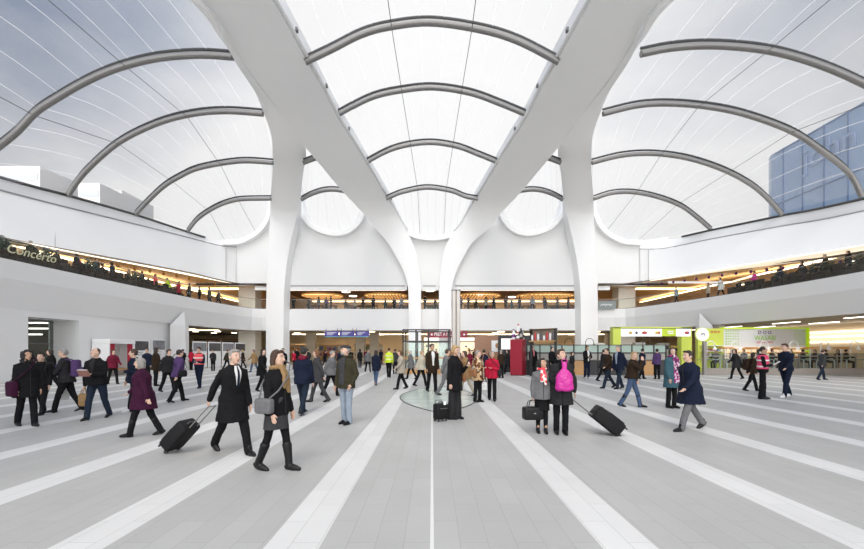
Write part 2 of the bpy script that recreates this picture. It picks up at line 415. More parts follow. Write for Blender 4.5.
    for h, kn, an, g in L:
        m = MB(); tilt = max(0.0, -g) * .6; Rt = Matrix.Rotation(tilt, 3, 'X')
        fp = lambda Y_, Z_: an + Rt @ Vector((0, Y_, Z_))
        m.tube([fp(.045, -.036), fp(-.02, -.028), fp(-.10, -.040), fp(-.165, -.048)], [.040, .048, .044, .030], 10, True)
        m.tube([fp(.008, -.02), an + Vector((0, 0, .05))], [.050, .045], 10, True)
        if boots: m.tube([fp(.01, -.02), an.lerp(kn, .25), an.lerp(kn, .72)], [.050, .054, .068], 12, True)
        q = remesh(m, 'boot' if boots else 'shoe', shoes, t, max(vox * .9, .009), 2, scale=sc)
        if lod:
            m = MB(); m.tube([fp(.055, -.066), fp(-.02, -.066), fp(-.17, -.068)], [.030, .036, .028], 8, False, .0 + 1); 
            m = MB(); rows = []
            for dzz in (-.077, -.064): rows.append([fp(-.055 + .125 * math.cos(2 * PI * k / 14), dzz) + Vector((.038 * math.sin(2 * PI * k / 14), 0, 0)) for k in range(14)])
            m.grid(rows, True, True); m.v = [tuple(Vector(v) * sc) for v in m.v]; m.build('sole', sole or BLACK, q)
    # ---- coat
    if coat:
        ccol, zh, fl_ = coat; m = MB(); rows = []; st_ = .05 if legs in ('walk', 'walk2', 'stride') else 0
        zs = [zh] + [z for z in (.5, .6, .7, .8, .88, .95, 1.02, 1.1, 1.2, 1.3, 1.355) if z > zh + .03] + [1.41, 1.452]
        if sit: zs = [z for z in zs if z > .87]
        for z in zs:
            rx, ry, yo = tr_(z); u = max(0, (1.05 - z) / max(.05, 1.05 - zh)); e_ = .030 + bulk
            if z > 1.4: e_ = .022
            elif z > 1.33: e_ = .024 + bulk * .4
            rows.append([B((rx * w + e_ + fl_ * u) * math.cos(2 * PI * k / 28), yo + (ry + e_ + fl_ * u + st_ * u) * math.sin(2 * PI * k / 28), z) for k in range(28)])
        m.grid(rows, True, True)
        for sh, el, wr, f_, s, nm in A:
            m.tube([B(s * .095 * w, .01, 1.368), sh + Vector((0, 0, -.004)), sh.lerp(el, .5), el, el.lerp(wr, .5), wr - f_ * .01], [.066, .068 + bulk * .4, .064 + bulk * .5, .058 + bulk * .4, .052 + bulk * .3, .044], 12, True)
        m.tube([B(.068 * math.cos(2 * PI * k / 12), .008 + .066 * math.sin(2 * PI * k / 12), 1.458 + .012 * math.sin(2 * PI * k / 12)) for k in range(13)], .022, 8)
        cobj = remesh(m, 'coat' if zh < .8 else 'jacket', C[ccol] if isinstance(ccol, str) else ccol, t, max(vox, .010), 4, .011 if dist < 20 else .008, 7, x * .13 + yf, scale=sc)
        def strip_(nm, col, z0, z1, w0, w1, off, segs=8, ang=-PI / 2):
            mm = MB(); rws = []
            for i in range(segs + 1):
                z = z0 + (z1 - z0) * i / segs; ww = w0 + (w1 - w0) * i / segs
                rx, ry, yo = tr_(z); u = max(0, (1.05 - z) / max(.05, 1.05 - zh)); e_ = (.030 + bulk if z < 1.4 else .022) + off
                rr_ = []
                for j in range(7):
                    a = ang + (j - 3) / 3 * ww
                    rr_.append((B((rx * w + e_ + fl_ * u) * math.cos(a), yo + (ry + e_ + fl_ * u + st_ * u) * math.sin(a), z)))
                inner = [p * 1.0 + Vector((0, .02, 0)) for p in rr_]
                rws.append(rr_ + inner[::-1])
            mm.grid(rws, True, True); mm.v = [tuple(Vector(v) * sc) for v in mm.v]; return mm.build(nm, C[col] if isinstance(col, str) else col, t, smooth=True)
        if open_:
            strip_('shirt', open_[0], open_[1], 1.455, open_[2], open_[3], .012)
        elif lod:
            strip_('zip', C['charcoal'] if ccol != 'charcoal' else C['black'], max(zh, .5) + .02, 1.45, .025, .03, .010)
        if tie: strip_('tie', tie, 1.12, 1.45, .10, .06, .018)
        if belt: 
            mm = MB(); z = 1.06; rx, ry, yo = tr_(z); rws = []
            for zz in (z - .02, z + .02): rws.append([B((rx * w + .047 + bulk) * math.cos(2 * PI * k / 28), yo + (ry + .047 + bulk) * math.sin(2 * PI * k / 28), zz) for k in range(28)])
            mm.grid(rws, True, True); mm.v = [tuple(Vector(v) * sc) for v in mm.v]; mm.build('belt', C[belt], t)
    if vest:
        m = MB(); rows = []
        for z in (.98, 1.06, 1.15, 1.25, 1.33, 1.40, 1.435):
            rx, ry, yo = tr_(z); rows.append([B((rx * w + .044) * math.cos(2 * PI * k / 28), yo + (ry + .046) * math.sin(2 * PI * k / 28), z) for k in range(28)])
        m.grid(rows, True, True); v_ = remesh(m, 'safety_vest', C[vest], t, max(vox, .010), 3, .005, 8, scale=sc)
        for z in (1.06, 1.26):
            rx, ry, yo = tr_(z); mm = MB()
            mm.grid([[B((rx * w + .053) * math.cos(2 * PI * k / 28), yo + (ry + .055) * math.sin(2 * PI * k / 28), zz) for k in range(28)] for zz in (z - .022, z + .022)], True, True)
            mm.v = [tuple(Vector(v) * sc) for v in mm.v]; mm.build('reflective_band', REFL, v_)
    if scarf:
        m = MB(); m.tube([B(.085 * math.cos(2 * PI * k / 12), -.005 + .080 * math.sin(2 * PI * k / 12), 1.465 - .012 * math.sin(2 * PI * k / 12)) for k in range(13)], .034, 8)
        for s, ll in ((.035, .30), (-.03, .24)): m.tube([B(s * .6, -.10, 1.45), B(s, -.155 - bulk, 1.36), B(s * 1.3, -.165 - bulk, 1.44 - ll)], [.035, .040, .036], 8, True, .7)
        remesh(m, 'scarf', C[scarf], t, max(vox, .010), 3, .010, 16, scale=sc)
    if hood:
        m = MB(); m.ell(B(0, .095, 1.455), (.115, .065, .075), 14, 8); m.tube([B(.095 * math.cos(2 * PI * k / 12), .01 + .085 * math.sin(2 * PI * k / 12), 1.47) for k in range(13)], .028, 8)
        remesh(m, 'hood', C[hood], t, max(vox, .010), 3, .008, 12, scale=sc)
    M_ = Matrix.Translation(loc) @ Matrix.Rotation(rad(rot), 4, 'Z')
    J = {'L': M_ @ ((A[0][2] + A[0][3] * .07) * sc), 'R': M_ @ ((A[1][2] + A[1][3] * .07) * sc), 'back': M_ @ (B(0, .16, 1.2) * sc), 'front': M_ @ (B(0, -.2, 1.15) * sc), 'chest': M_ @ (B(0, -.155, 1.2) * sc), 'hipL': M_ @ (B(.2, 0, .95) * sc), 'hipR': M_ @ (B(-.2, 0, .95) * sc), 'sc': sc, 'dz': dz, 't': t}
    return J

# ---------------------------------------------------------- luggage and bags
CASE = mat('black_case_cloth', (.009, .009, .010), .6, bump=.3, bscale=60, spec=.2)
def rbox(w, d, h, r=.03, z0=0.0):
    m = MB(); n = 6; rows = []
    for (ins, z) in ((r, 0), (r * .3, r * .3), (0, r), (0, h - r), (r * .3, h - r * .3), (r, h)):
        rw = []
        for cx_, cy_, a0 in ((1, 1, 0), (-1, 1, 90), (-1, -1, 180), (1, -1, 270)):
            for k in range(n):
                a = rad(a0 + 90 * k / (n - 1)); rr_ = r
                rw.append(Vector((cx_ * (w / 2 - r - ins * .7) + math.cos(a) * rr_, cy_ * (d / 2 - r - ins * .7) + math.sin(a) * rr_, z + z0)))
        rows.append(rw)
    m.grid(rows, True, True); return m
def suitcase(loc, rz, label, w=.38, d=.24, h=.55, tilt=0, handle=None, col=CASE):
    """upright or tilted about its wheels (tilt in degrees, leaning towards +y local)"""
    t = thing('trolley_case', label, 'suitcase', loc, rad(rz)); t.rotation_euler = (rad(-tilt), 0, rad(rz))
    t.rotation_mode = 'XYZ'
    rbox(w, d, h, .04, .05).build('shell', col, t, smooth=True)
    MB().bx(-w * .38, w * .38, -d / 2 - .02, -d / 2 + .01, .10, .05 + h * .62).build('front_pocket', col, t, bevel=.02)
    MB().tube([(-w * .35, -d / 2 - .022, .09 + h * .6), (w * .35, -d / 2 - .022, .09 + h * .6)], .006, 5).build('zip', STEEL_G, t)
    for s in (-1, 1): MB().tube([(s * w * .36 - .015, d * .32, .035), (s * w * .36 + .015, d * .32, .035)], .035, 12).build('wheel', BLACK, t)
    for s in (-1, 1): MB().bx(s * w * .36 - .015, s * w * .36 + .015, -d * .4, -d * .3, 0, .05).build('foot', BLACK, t)
    hl = handle if handle is not None else .02
    z1 = .05 + h
    g = MB()
    for s in (-1, 1): g.tube([(s * .09, d * .35, z1 - .04), (s * .09, d * .35, z1 + hl)], .008, 6)
    MB().tube([(-.09, d * .35, z1 - .03), (-.09, d * .35, z1 + hl + .02), (.09, d * .35, z1 + hl + .02), (.09, d * .35, z1 - .03)], .010, 6).build('pull_handle', STEEL_G, t)
    MB().tube([(-.07, 0, z1), (-.05, 0, z1 + .035), (.05, 0, z1 + .035), (.07, 0, z1)], .012, 6).build('grip', BLACK, t)
    return t
def handbag(p, rz, label, col, w=.34, d=.15, h=.24, strap=.14, nm='handbag'):
    """hangs with its handle top at p"""
    t = thing(nm, label, 'bag', Vector(p) - Vector((0, 0, h + strap)), rad(rz))
    rbox(w, d, h, .04).build('bag_body', col, t, smooth=True)
    for s in (-1, 1): MB().tube([(-w * .28, s * d * .25, h - .02), (-w * .2, s * d * .2, h + strap * .8), (0, s * .01, h + strap), (w * .2, s * d * .2, h + strap * .8), (w * .28, s * d * .25, h - .02)], .009, 6).build('handle', col, t)
    MB().bx(-w * .42, w * .42, -d / 2 - .006, -d / 2 + .004, h * .5, h * .8).build('flap', col, t, bevel=.01)
    MB().bx(-.02, .02, -d / 2 - .014, -d / 2, h * .48, h * .56).build('clasp', BRUSH, t)
    return t
def backpack(J, rot, label, col, scale=1.0):
    p = J['back']; t = thing('backpack', label, 'bag', p - Vector((0, 0, .24 * scale)), rad(rot))
    m = rbox(.30, .18, .46, .06); m.v = [tuple(Vector(v) * scale + Vector((0, .07, 0))) for v in m.v]; m.build('pack_body', col, t, smooth=True)
    m = rbox(.22, .06, .2, .025); m.v = [tuple(Vector(v) * scale + Vector((0, .18, .06))) for v in m.v]; m.build('front_pocket', col, t, smooth=True)
    for s in (-1, 1): MB().tube([(s * .10, -.01, .42), (s * .12, -.06, .47), (s * .13, -.20, .44), (s * .14, -.32, .30), (s * .15, -.24, .12), (s * .13, -.02, .06)], .016, 6).build('shoulder_strap', col, t)
    return t
def sling(J, rot, label, col, side=1, w=.26, h=.2, nm='shoulder_bag', low=0.0):
    """bag at the hip on a strap from the far shoulder"""
    p = J['hipL'] if side > 0 else J['hipR']
    t = thing(nm, label, 'bag', p + Vector((0, 0, -.1 - low)), rad(rot))
    m = rbox(.12, w, h, .035); m.v = [tuple(Vector(v) + Vector((side * .05, 0, 0))) for v in m.v]; m.build('bag_body', col, t, smooth=True)
    MB().tube([(side * .05, -.08, h), (-side * .02, -.17, h + .1), (-side * .18, -.20, h + .28), (-side * .29, -.14, h + .45), (-side * .31, 0.02, h + .52), (-side * .28, .13, h + .42), (-side * .12, .18, h + .2), (side * .05, .08, h)], .011, 6).build('strap', col, t)
    MB().bx(side * .105, side * .118, -w * .4, w * .4, h * .45, h * .9).build('flap', col, t, bevel=.01)
    return t

# ---------------------------------------------------------- near and middle figures
J = human(0, 'woman walking right in black jacket and tan scarf, nearest to the camera', 277, 470, 350, 70, 'short', ('rest', 'rest'), ('black', .80, .02), None, skirt=('midgrey', .60, .03), hair=('bob', 'brown'), female=True, boots=True, scarf='tan', trousers='tights')
sling(J, 70, 'grey shoulder bag worn by the woman nearest the camera', C['grey'], -1)
J = human(0, 'grey-haired businessman in long dark overcoat and tie striding right with a trolley case behind', 233, 453, 346, 52, 'stride', ('rest', 'pull'), ('black', .58, .07), ('white', 1.15, .10, .30), 'black', hair=('short', 'grey'), tie='navy', skin=SKIN)
hR = J['R']
def towed(hand, wheel, label, w, d, h):
    L_ = (Vector(hand) - Vector(wheel)).length; t = suitcase((0, 0, 0), 0, label, w, d, h, 0, max(.05, L_ - .05 - h)); tow(t, hand, wheel, 0); return t
def tow(t, hand, wheel, H0):
    """lean a case from its wheels at floor point towards the hand"""
    v = Vector(hand) - Vector(wheel); rz = math.atan2(-v.x, v.y); flat = math.hypot(v.x, v.y)
    t.rotation_euler = (-math.atan2(flat, v.z), 0, rz); t.location = Vector(wheel)
towed(hR, Vector((hR.x - .70, hR.y + .10, .06)), 'black trolley case dragged behind the striding businessman', .36, .22, .52)
J = human(0, 'bearded man in grey flat cap, olive parka and pale jeans, standing', 346, 424, 346, -28, 'stand', ('pocket', 'rest'), ('olive', .78, .02), ('midgrey', .86, .32, .40), 'paleblue', hair=('buzz', 'grey'), hat='cap', beard='grey', yaw=-40, pitch=10, hood='olive', bulk=.012)
J = human(0, 'man seen from behind in navy jacket with maroon hood, left of the parka man', 303, 414, 347, 172, 'walk', ('rest', 'rest'), ('navy', .80, .01), None, 'darkjean', hair=('short', 'black'), hood='maroon', bulk=.02, sole=SOLE)
J = human(0, 'shaven-headed man in black jacket and jeans holding a brown book', 97, 419, 347, 8, 'walk2', ('hold', 'carry'), ('black', .84, .01), ('charcoal', 1.1, .10, .30), 'darkjean', hair=('buzz', 'brown'), yaw=-18, pitch=12, bulk=.022, sole=SOLE)
t = thing('book', 'brown book held in front by the shaven-headed man in black', 'book', J['L'] + Vector((-.08, -.04, .02)), 0); MB().box((0, 0, 0), (.24, .03, .17), 0, .5).build('cover', mat('book_brown', (.25, .12, .10), .5), t); MB().box((0, .0, 0), (.23, .022, .175), 0, .5).build('pages', WPANEL, t)
handbag(J['R'], 0, 'beige paper carrier bag hanging from the hand of the shaven-headed man', C['tan'], .24, .12, .30, .12, 'carrier_bag')
J = human(0, 'fair man in navy coat with turned head, half hidden behind the woman in plum', 134, 411, 349, -30, 'short', ('hold', 'rest'), ('navy', .78, .02), None, 'black', hair=('short', 'brown'), yaw=-35, shoes=C['white'], sole=SOLE)
J = human(0, 'grey-haired woman in long plum coat walking left with black boots', 143, 436, 357, -78, 'walk', ('back', 'fwd'), ('plum', .62, .05), None, 'black', hair=('bob', 'grey'), female=True, boots=True, bulk=.03)
J = human(0, 'dark-haired person in purple jacket walking away beside the plum coat', 178, 402, 349, 150, 'walk', ('fwd', 'back'), ('purple', .84, .01), None, 'black', hair=('short', 'dark'), sole=SOLE)
sling(J, 150, 'black shoulder bag on the person in purple', LEATHER, -1)
J = human(0, 'steward in coral safety vest over navy, standing facing the camera and looking at a phone', 199, 388, 347, 4, 'short', ('hold', 'hold'), ('navy', .86, 0), None, 'navy', hair=('short', 'dark'), vest='coral', pitch=-14)
t = thing('phone', 'small dark phone held by the steward in the coral vest', 'phone', (J['L'] + J['R']) / 2 + Vector((0, -.03, .03)), 0); MB().box((0, 0, 0), (.08, .012, .15), 0, .5).build('case', BLACK, t, bevel=.004); MB().box((0, -.008, 0), (.07, .004, .13), 0, .5).build('screen', mat('phone_glass', (.1, .12, .15), .1), t)
J = human(0, 'woman with long curly black hair in black coat at the far left edge', 27, 426, 350, 62, 'short', ('rest', 'rest'), ('black', .66, .05), None, 'black', hair=('curly', 'black'), female=True, skin=SKIN_M, bulk=.03)
sling(J, 62, 'plum shopping bag at the side of the woman with curly black hair', C['plum'], -1, .34, .32, low=.15)
J = human(0, 'person in black jacket wearing a backpack, behind the curly-haired woman', 42, 414, 352, 20, 'walk', ('rest', 'rest'), ('black', .82, .02), None, 'black', hair=('short', 'black'))
backpack(J, 20, 'black backpack on the person behind the curly-haired woman', CASE)
J = human(0, 'grey-haired person in dark jacket stepping left between the curly-haired woman and the man with the book', 66, 412, 348, -66, 'walk', ('fwd', 'rest'), ('charcoal', .82, .02), None, 'black', hair=('short', 'grey'), sole=SOLE)
J['t']['label'] = 'grey-haired person in dark jacket stepping left, just left of the man with the book'
backpack(J, -66, 'purple-grey backpack on the grey-haired person left of the man with the book', C['purple'])
handbag(J['R'], 0, 'white carrier bag held by the grey-haired person left of the man with the book', C['white'], .30, .12, .34, .10, 'carrier_bag')
# centre
J = human(0, 'small figure in navy coat and jeans left of the hi-vis worker', 376, 385, 350, 165, 'short', ('rest', 'rest'), ('navy', .70, .04), None, 'jeans', hair=('bob', 'dark'), female=True, shoes=BRLEATHER)
J = human(0, 'worker in bright yellow hi-vis jacket seen from behind near the floor panel', 389, 377.5, 348, 175, 'short', ('rest', 'rest'), ('yellow', .86, .01), None, 'black', hair=('buzz', 'dark'), vest='yellow')
J = human(0, 'person in pale beige coat and black trousers walking left beyond the floor panel', 401, 389, 350, -60, 'walk', ('fwd', 'back'), ('beige', .72, .04), None, 'black', hair=('bob', 'ginger'), female=True)
J = human(0, 'tall man in dark brown coat and white shirt beyond the floor panel', 432, 392, 344, 18, 'short', ('rest', 'rest'), ('brown', .68, .03), ('white', .95, .10, .34), 'black', hair=('short', 'black'), skin=SKIN_M, sole=SOLE)
J = human(0, 'blonde woman in black coat looking at her phone beside a trolley case', 455, 419, 346, 48, 'stand', ('phone', 'carry'), ('black', .66, .045), None, 'charcoal', .045, hair=('bob', 'blond'), female=True, pitch=-14, belt='black')
t = thing('phone', 'dark phone in the hand of the blonde woman in black', 'phone', J['L'] + Vector((0, -.02, .05)), rad(48)); MB().box((0, 0, 0), (.07, .01, .14), 0, .4).build('case', BLACK, t, bevel=.004); MB().box((0, .007, 0), (.06, .004, .12), 0, .4).build('screen', MATS['phone_glass'], t)
c_ = suitcase((W(440.5, 422, 9.7).x, 9.75, 0), 35, 'small black upright trolley case with white tag beside the blonde woman', .30, .22, .36, 0, .05)
MB().box((.05, -.10, .42), (.07, .012, .09)).build('luggage_tag', WPANEL, c_)
sling(J, 48, 'dark brown shoulder bag on the blonde woman in black', BRLEATHER, 1)
J = human(0, 'elderly woman in patterned tan coat standing beside the red jacket', 478, 402, 351, 40, 'stand', ('carry', 'fold'), ('floral', .72, .05), None, 'black', hair=('short', 'grey'), female=True, yaw=15, bulk=.02)
sling(J, 40, 'tan brown leather handbag on the woman in the patterned coat', BRLEATHER, -1, .30, .24)
handbag(J['L'], 20, 'white plastic bag held by the woman in the patterned coat', C['white'], .24, .1, .26, .1, 'carrier_bag')
J = human(0, 'elderly woman in bright red quilted jacket and black trousers, left of the red kiosk', 492, 400.5, 351, -6, 'short', ('fold', 'rest'), ('red', .78, .03), None, 'black', hair=('short', 'grey'), female=True, yaw=20, glasses=True, bulk=.03)
sling(J, -6, 'dark grey crossbody bag on the woman in the red jacket', C['charcoal'], 1, .26, .24)
J = human(0, 'woman in grey duffel coat and red-white scarf looking right, carrying a black handbag', 542, 433, 359, -4, 'stand', ('rest', 'carry'), ('grey', .78, .04), None, 'tights', skirt=('black', .52, .02), hair=('bob', 'black'), female=True, scarf='redwhite', yaw=42, pitch=14, bulk=.025, skin=SKIN_M)
handbag(J['R'], 10, 'black leather holdall hanging from the hand of the woman in the grey coat', LEATHER, .40, .2, .26, .13, 'holdall')
J = human(0, 'woman in long charcoal padded coat with short brown hair, right of the woman in grey', 561, 434, 350, -8, 'stand', ('lift', 'hold'), ('charcoal', .60, .05), None, 'black', hair=('short', 'brown'), female=True, yaw=35, pitch=12, bulk=.035, scarf='black')
t = thing('plastic_bag', 'bright pink plastic bag held against the chest by the woman in the padded coat', 'bag', J['chest'] + Vector((0.0, -.13, -.30)), rad(-8))
m = MB(); rows = []
for z, w_, d_ in ((0, .13, .05), (.04, .17, .075), (.2, .165, .07), (.34, .13, .05), (.42, .05, .03), (.52, .045, .02), (.56, .02, .01)):
    rows.append([Vector((w_ * math.cos(2 * PI * k / 20), d_ * math.sin(2 * PI * k / 20), z)) for k in range(20)])
m.grid(rows, True, True); remesh(m, 'bag_body', mat('pink_plastic', (.52, .02, .27), .35, bump=.4), t, .009, 2, .013, 13)
MB().tube([(-.03, 0, .5), (-.05, -.01, .58), (0, -.01, .63), (.05, -.01, .58), (.03, 0, .5)], .010, 6).build('tied_handle', MATS['pink_plastic'], t)
towed(J['L'], Vector((J['L'].x + .86, J['L'].y - .10, .06)), 'large black trolley case leaning back behind the woman in the padded coat', .42, .28, .60)
# right
J = human(0, 'blonde woman in brown jacket, jeans and black boots, hand to her face', 632, 407, 351, 60, 'walk', ('rest', 'face'), ('brown', .90, .0), None, 'jeans', hair=('long', 'blond'), female=True, boots=True, bulk=.02, yaw=-60)
J = human(0, 'man in grey-brown jacket striding left with tousled hair, near the glazed counter', 608, 388, 347, -70, 'stride', ('fwd', 'back'), ('brown', .84, .01), None, 'darkjean', hair=('short', 'brown'))
J = human(0, 'man in navy suit with pale tie striding left next to the tousled-haired man', 619, 389, 345, -62, 'walk', ('back', 'rest'), ('navy', .76, .01), ('paleblue', 1.0, .1, .3), 'darkjean', hair=('short', 'grey'), sole=SOLE)
J = human(0, 'black-haired woman in long teal coat with magenta patterned scarf, looking right', 672, 408, 348, 18, 'stand', ('hold', 'rest'), ('teal', .58, .05), ('scarfdots', .72, .42, .5), 'black', hair=('bob', 'black'), female=True, scarf='scarfdots', yaw=-30, pitch=8, bulk=.025)
J = human(0, 'man in navy overcoat and grey trousers striding left past the teal coat', 690, 430, 348, -75, 'stride', ('fwd', 'back'), ('navy', .62, .07), None, 'grey', hair=('short', 'dark'), bulk=.02)
J = human(0, 'steward in pink safety vest and black trousers holding papers, facing right', 763, 399, 347, 52, 'stand', ('hold', 'hold'), ('black', .86, .0), None, 'black', .02, hair=('tail', 'dark'), vest='pinkvest', female=True, skin=SKIN_M)
t = thing('papers', 'sheaf of white papers in the hands of the pink-vested steward', 'papers', (J['L'] + J['R']) / 2 + Vector((0, 0, .03)), rad(40)); MB().box((0, 0, 0), (.22, .02, .28), 0, .9).build('sheets', WPANEL, t)
J = human(0, 'man in navy with white shoes walking left, right of the pink vest', 786, 397, 343, -72, 'walk', ('fwd', 'back'), ('navy', .84, .01), None, 'navy', hair=('short', 'brown'), shoes=C['white'], sole=SOLE)
J = human(0, 'dark-clothed person with rucksack walking right, just left of the pink vest', 752, 391, 352, 74, 'walk', ('fwd', 'back'), ('brown', .80, .02), None, 'black', hair=('bob', 'dark'))
backpack(J, 74, 'brown rucksack on the dark-clothed person left of the pink vest', C['brown'])
# men by the counter
J = human(0, 'man in dark suit and pink tie standing right of the red kiosk', 533, 375.5, 346, 8, 'stand', ('rest', 'rest'), ('black', .78, .0), ('rose', 1.1, .08, .22), 'black', hair=('short', 'grey'))
J = human(0, 'dark-haired man in black jacket behind the woman in the padded coat', 552, 377.5, 347, 30, 'stand', ('hold', 'rest'), ('black', .82, .0), None, 'black', hair=('short', 'black'))
J = human(0, 'woman in dark coat leaning by the glazed counter, left of the man with white shirt', 572, 378, 352, 45, 'stand', ('fold', 'fold'), ('charcoal', .60, .04), None, 'black', hair=('long', 'brown'), female=True)
J = human(0, 'young man in black jacket over white shirt standing by the glazed counter', 587, 378.5, 346, 12, 'stand', ('fold', 'hold'), ('black', .80, .0), ('white', .9, .14, .26), 'navy', hair=('short', 'black'), skin=SKIN_M, sole=SOLE, shoes=C['white'])
J = human(0, 'person in dark coat passing behind the pink bag, walking right near the counter', 603, 381, 349, 80, 'walk', ('fwd', 'rest'), ('charcoal', .72, .03), None, 'black', hair=('short', 'brown'))
# ---------------------------------------------------------- crowd in the distance: a few figures, copied
PROTO = []
def proto(k, **kw):
    J = human(0, 'p', loc=Vector((0, 30 + k, 0)), vox=.020, H=1.70, **kw); J['t']['proto'] = 1; return J['t']
P = {}
P['walkR'] = proto(0, rot=0, legs='walk', arms=('fwd', 'back'), coat=('black', .80, .02), trousers='black', hair=('short', 'dark'))
P['walkL'] = proto(1, rot=0, legs='walk2', arms=('back', 'fwd'), coat=('charcoal', .66, .04), trousers='black', hair=('bob', 'brown'), female=True)
P['stand'] = proto(2, rot=0, legs='stand', arms=('rest', 'hold'), coat=('black', .82, .01), trousers='darkjean', hair=('short', 'black'))
P['standw'] = proto(3, rot=0, legs='stand', arms=('pocket', 'fold'), coat=('navy', .70, .04), trousers='black', hair=('long', 'dark'), female=True)
P['sit'] = proto(4, rot=0, legs='sit', arms=('table', 'table'), coat=('black', .82, .01), trousers='black', hair=('short', 'dark'))
P['sitw'] = proto(5, rot=0, legs='sit', arms=('table', 'hold'), coat=('charcoal', .82, .01), trousers='black', hair=('bob', 'black'), female=True)
USED = set()
def recolour(t, coat=None, tr=None, hair=None):
    for ch in t.children:
        nm = ch.name.split('.')[0]; mm = None
        if nm in ('coat', 'jacket') and coat: mm = C[coat]
        if nm == 'trousers' and tr: mm = C[tr]
        if nm == 'hair' and hair: mm = HAIR[hair]
        if mm: ch.material_slots[0].link = 'OBJECT'; ch.material_slots[0].material = mm
def crowd(kind, loc, rot, label, group, coat=None, tr=None, hair=None, s=1.0):
    if kind not in USED:
        t = P[kind]; USED.add(kind); t['label'] = label; t.location = loc; t.rotation_euler = (0, 0, rad(rot)); 
        if 'proto' in t: del t['proto']
    else: t = copy_tree(P[kind], label, loc, rad(rot))
    if 'proto' in t: del t['proto']
    t['group'] = group; t['category'] = 'person'; t.scale = (s, s, s)
    recolour(t, coat, tr, hair); return t
def gx(x, yf): Y = 693.0 / (yf - HY); return Vector(((x - CX) * Y / F, Y, 0))
ADJ = {'black': 'black', 'charcoal': 'charcoal', 'navy': 'navy', 'brown': 'dark brown', 'red': 'red', 'tan': 'tan', 'beige': 'beige', 'grey': 'grey', 'maroon': 'maroon', 'olive': 'olive', 'purple': 'purple', 'white': 'white', 'midgrey': 'mid-grey', 'cream': 'cream', 'teal': 'teal', 'yellow': 'yellow', 'pink': 'pink', 'plum': 'plum', 'paleblue': 'pale blue', 'floral': 'patterned', 'coral': 'coral'}
far = [  # x, foot y, kind, rot, coat, trousers, hair, where
    (113, 384, 'walkR', 60, 'maroon', 'black', 'dark', 'walking in front of the photo booth'),
    (52, 392, 'walkL', -60, 'black', 'black', 'dark', 'walking left under the glazed doorway'),
    (156, 386, 'standw', 150, 'brown', 'black', 'dark', 'standing before the photo boards on the left wall'),
    (168, 392, 'walkR', 70, 'charcoal', 'black', 'brown', 'walking right behind the person in purple'),
    (183, 370.5, 'stand', 178, 'black', 'midgrey', 'dark', 'seen from behind looking at the white hoarding'),
    (191.5, 370, 'standw', 170, 'red', 'black', 'dark', 'facing the white hoarding next to the man in black'),
    (213, 371, 'stand', 10, 'charcoal', 'black', 'brown', 'standing before the hoarding right of the coral vest'),
    (254, 372, 'walkL', -30, 'tan', 'jeans', 'brown', 'walking in front of the cream pier at the left corner'),
    (262, 392, 'walkL', 70, 'black', 'black', 'dark', 'walking behind the businessman'),
    (283, 378, 'stand', 5, 'black', 'black', 'dark', 'facing the camera beside the left rib foot'),
    (294, 369, 'walkR', -20, 'red', 'black', 'dark', 'walking near the left rib foot'),
    (318, 402, 'walkL', -75, 'midgrey', 'midgrey', 'ginger', 'walking left behind the man in the parka'),
    (331, 396, 'walkR', 75, 'grey', 'black', 'grey', 'walking right behind the man in the parka'),
    (341, 373, 'walkL', 160, 'navy', 'black', 'dark', 'walking away under the blue signs'),
    (308, 371, 'stand', 170, 'charcoal', 'black', 'dark', 'standing left of the blue signs'),
    (325, 367.5, 'walkR', 100, 'black', 'navy', 'black', 'crossing below the leftmost blue sign'),
    (349, 366.5, 'stand', 20, 'black', 'black', 'dark', 'standing below the middle blue sign'),
    (360, 368, 'walkL', 190, 'black', 'darkjean', 'black', 'walking away below the rightmost blue sign'),
    (368, 372, 'walkR', 30, 'grey', 'black', 'dark', 'walking towards the camera right of the blue signs'),
    (395, 374, 'stand', 180, 'midgrey', 'black', 'brown', 'standing right of the yellow hi-vis worker'),
    (411, 379, 'walkL', -80, 'grey', 'black', 'white', 'walking left in front of the glass enclosure'),
    (421, 386, 'walkR', 70, 'cream', 'black', 'blond', 'walking right in front of the glass enclosure'),
    (446, 395, 'walkR', 90, 'grey', 'grey', 'brown', 'passing behind the tall man in brown'),
    (466, 396, 'walkL', -80, 'tan', 'beige', 'brown', 'passing between the blonde woman and the patterned coat'),
    (470, 377, 'standw', 30, 'maroon', 'black', 'dark', 'standing under the right end of the red shop sign'),
    (484, 383, 'stand', 160, 'navy', 'black', 'dark', 'standing behind the patterned coat woman'),
    (501, 378, 'stand', 200, 'brown', 'black', 'grey', 'standing at the brown brick-faced stall'),
    (508, 374, 'walkL', -60, 'charcoal', 'black', 'dark', 'walking left past the dark stall'),
    (563, 379, 'standw', 190, 'charcoal', 'black', 'brown', 'standing at the glazed counter seen from behind'),
    (642, 379, 'walkR', 110, 'navy', 'black', 'dark', 'walking right before the lime menu frame'),
    (657, 379, 'stand', 180, 'purple', 'black', 'black', 'standing at the end of the glazed counter'),
    (736, 379, 'walkL', -90, 'charcoal', 'black', 'dark', 'walking left before the diners screen'),
    (822, 380, 'walkR', 90, 'midgrey', 'darkjean', 'brown', 'walking right at the far right'),
    (147, 381, 'stand', 10, 'navy', 'black', 'dark', 'standing close to the left wall photo boards'),
    (227, 369.5, 'walkR', 95, 'olive', 'black', 'dark', 'walking along the hoarding'),
    (243, 368, 'walkL', -90, 'brown', 'black', 'blond', 'walking left past the cream pier')]
rr = random.Random(11)
for x, yf, kd, rt, ct, trz, hr, wh in far:
    crowd(kd, gx(x, yf), rt, 'person in %s coat %s' % (ADJ.get(ct, ct), wh), 'people in the distance on the concourse', ct, trz, hr, .96 + .08 * rr.random())
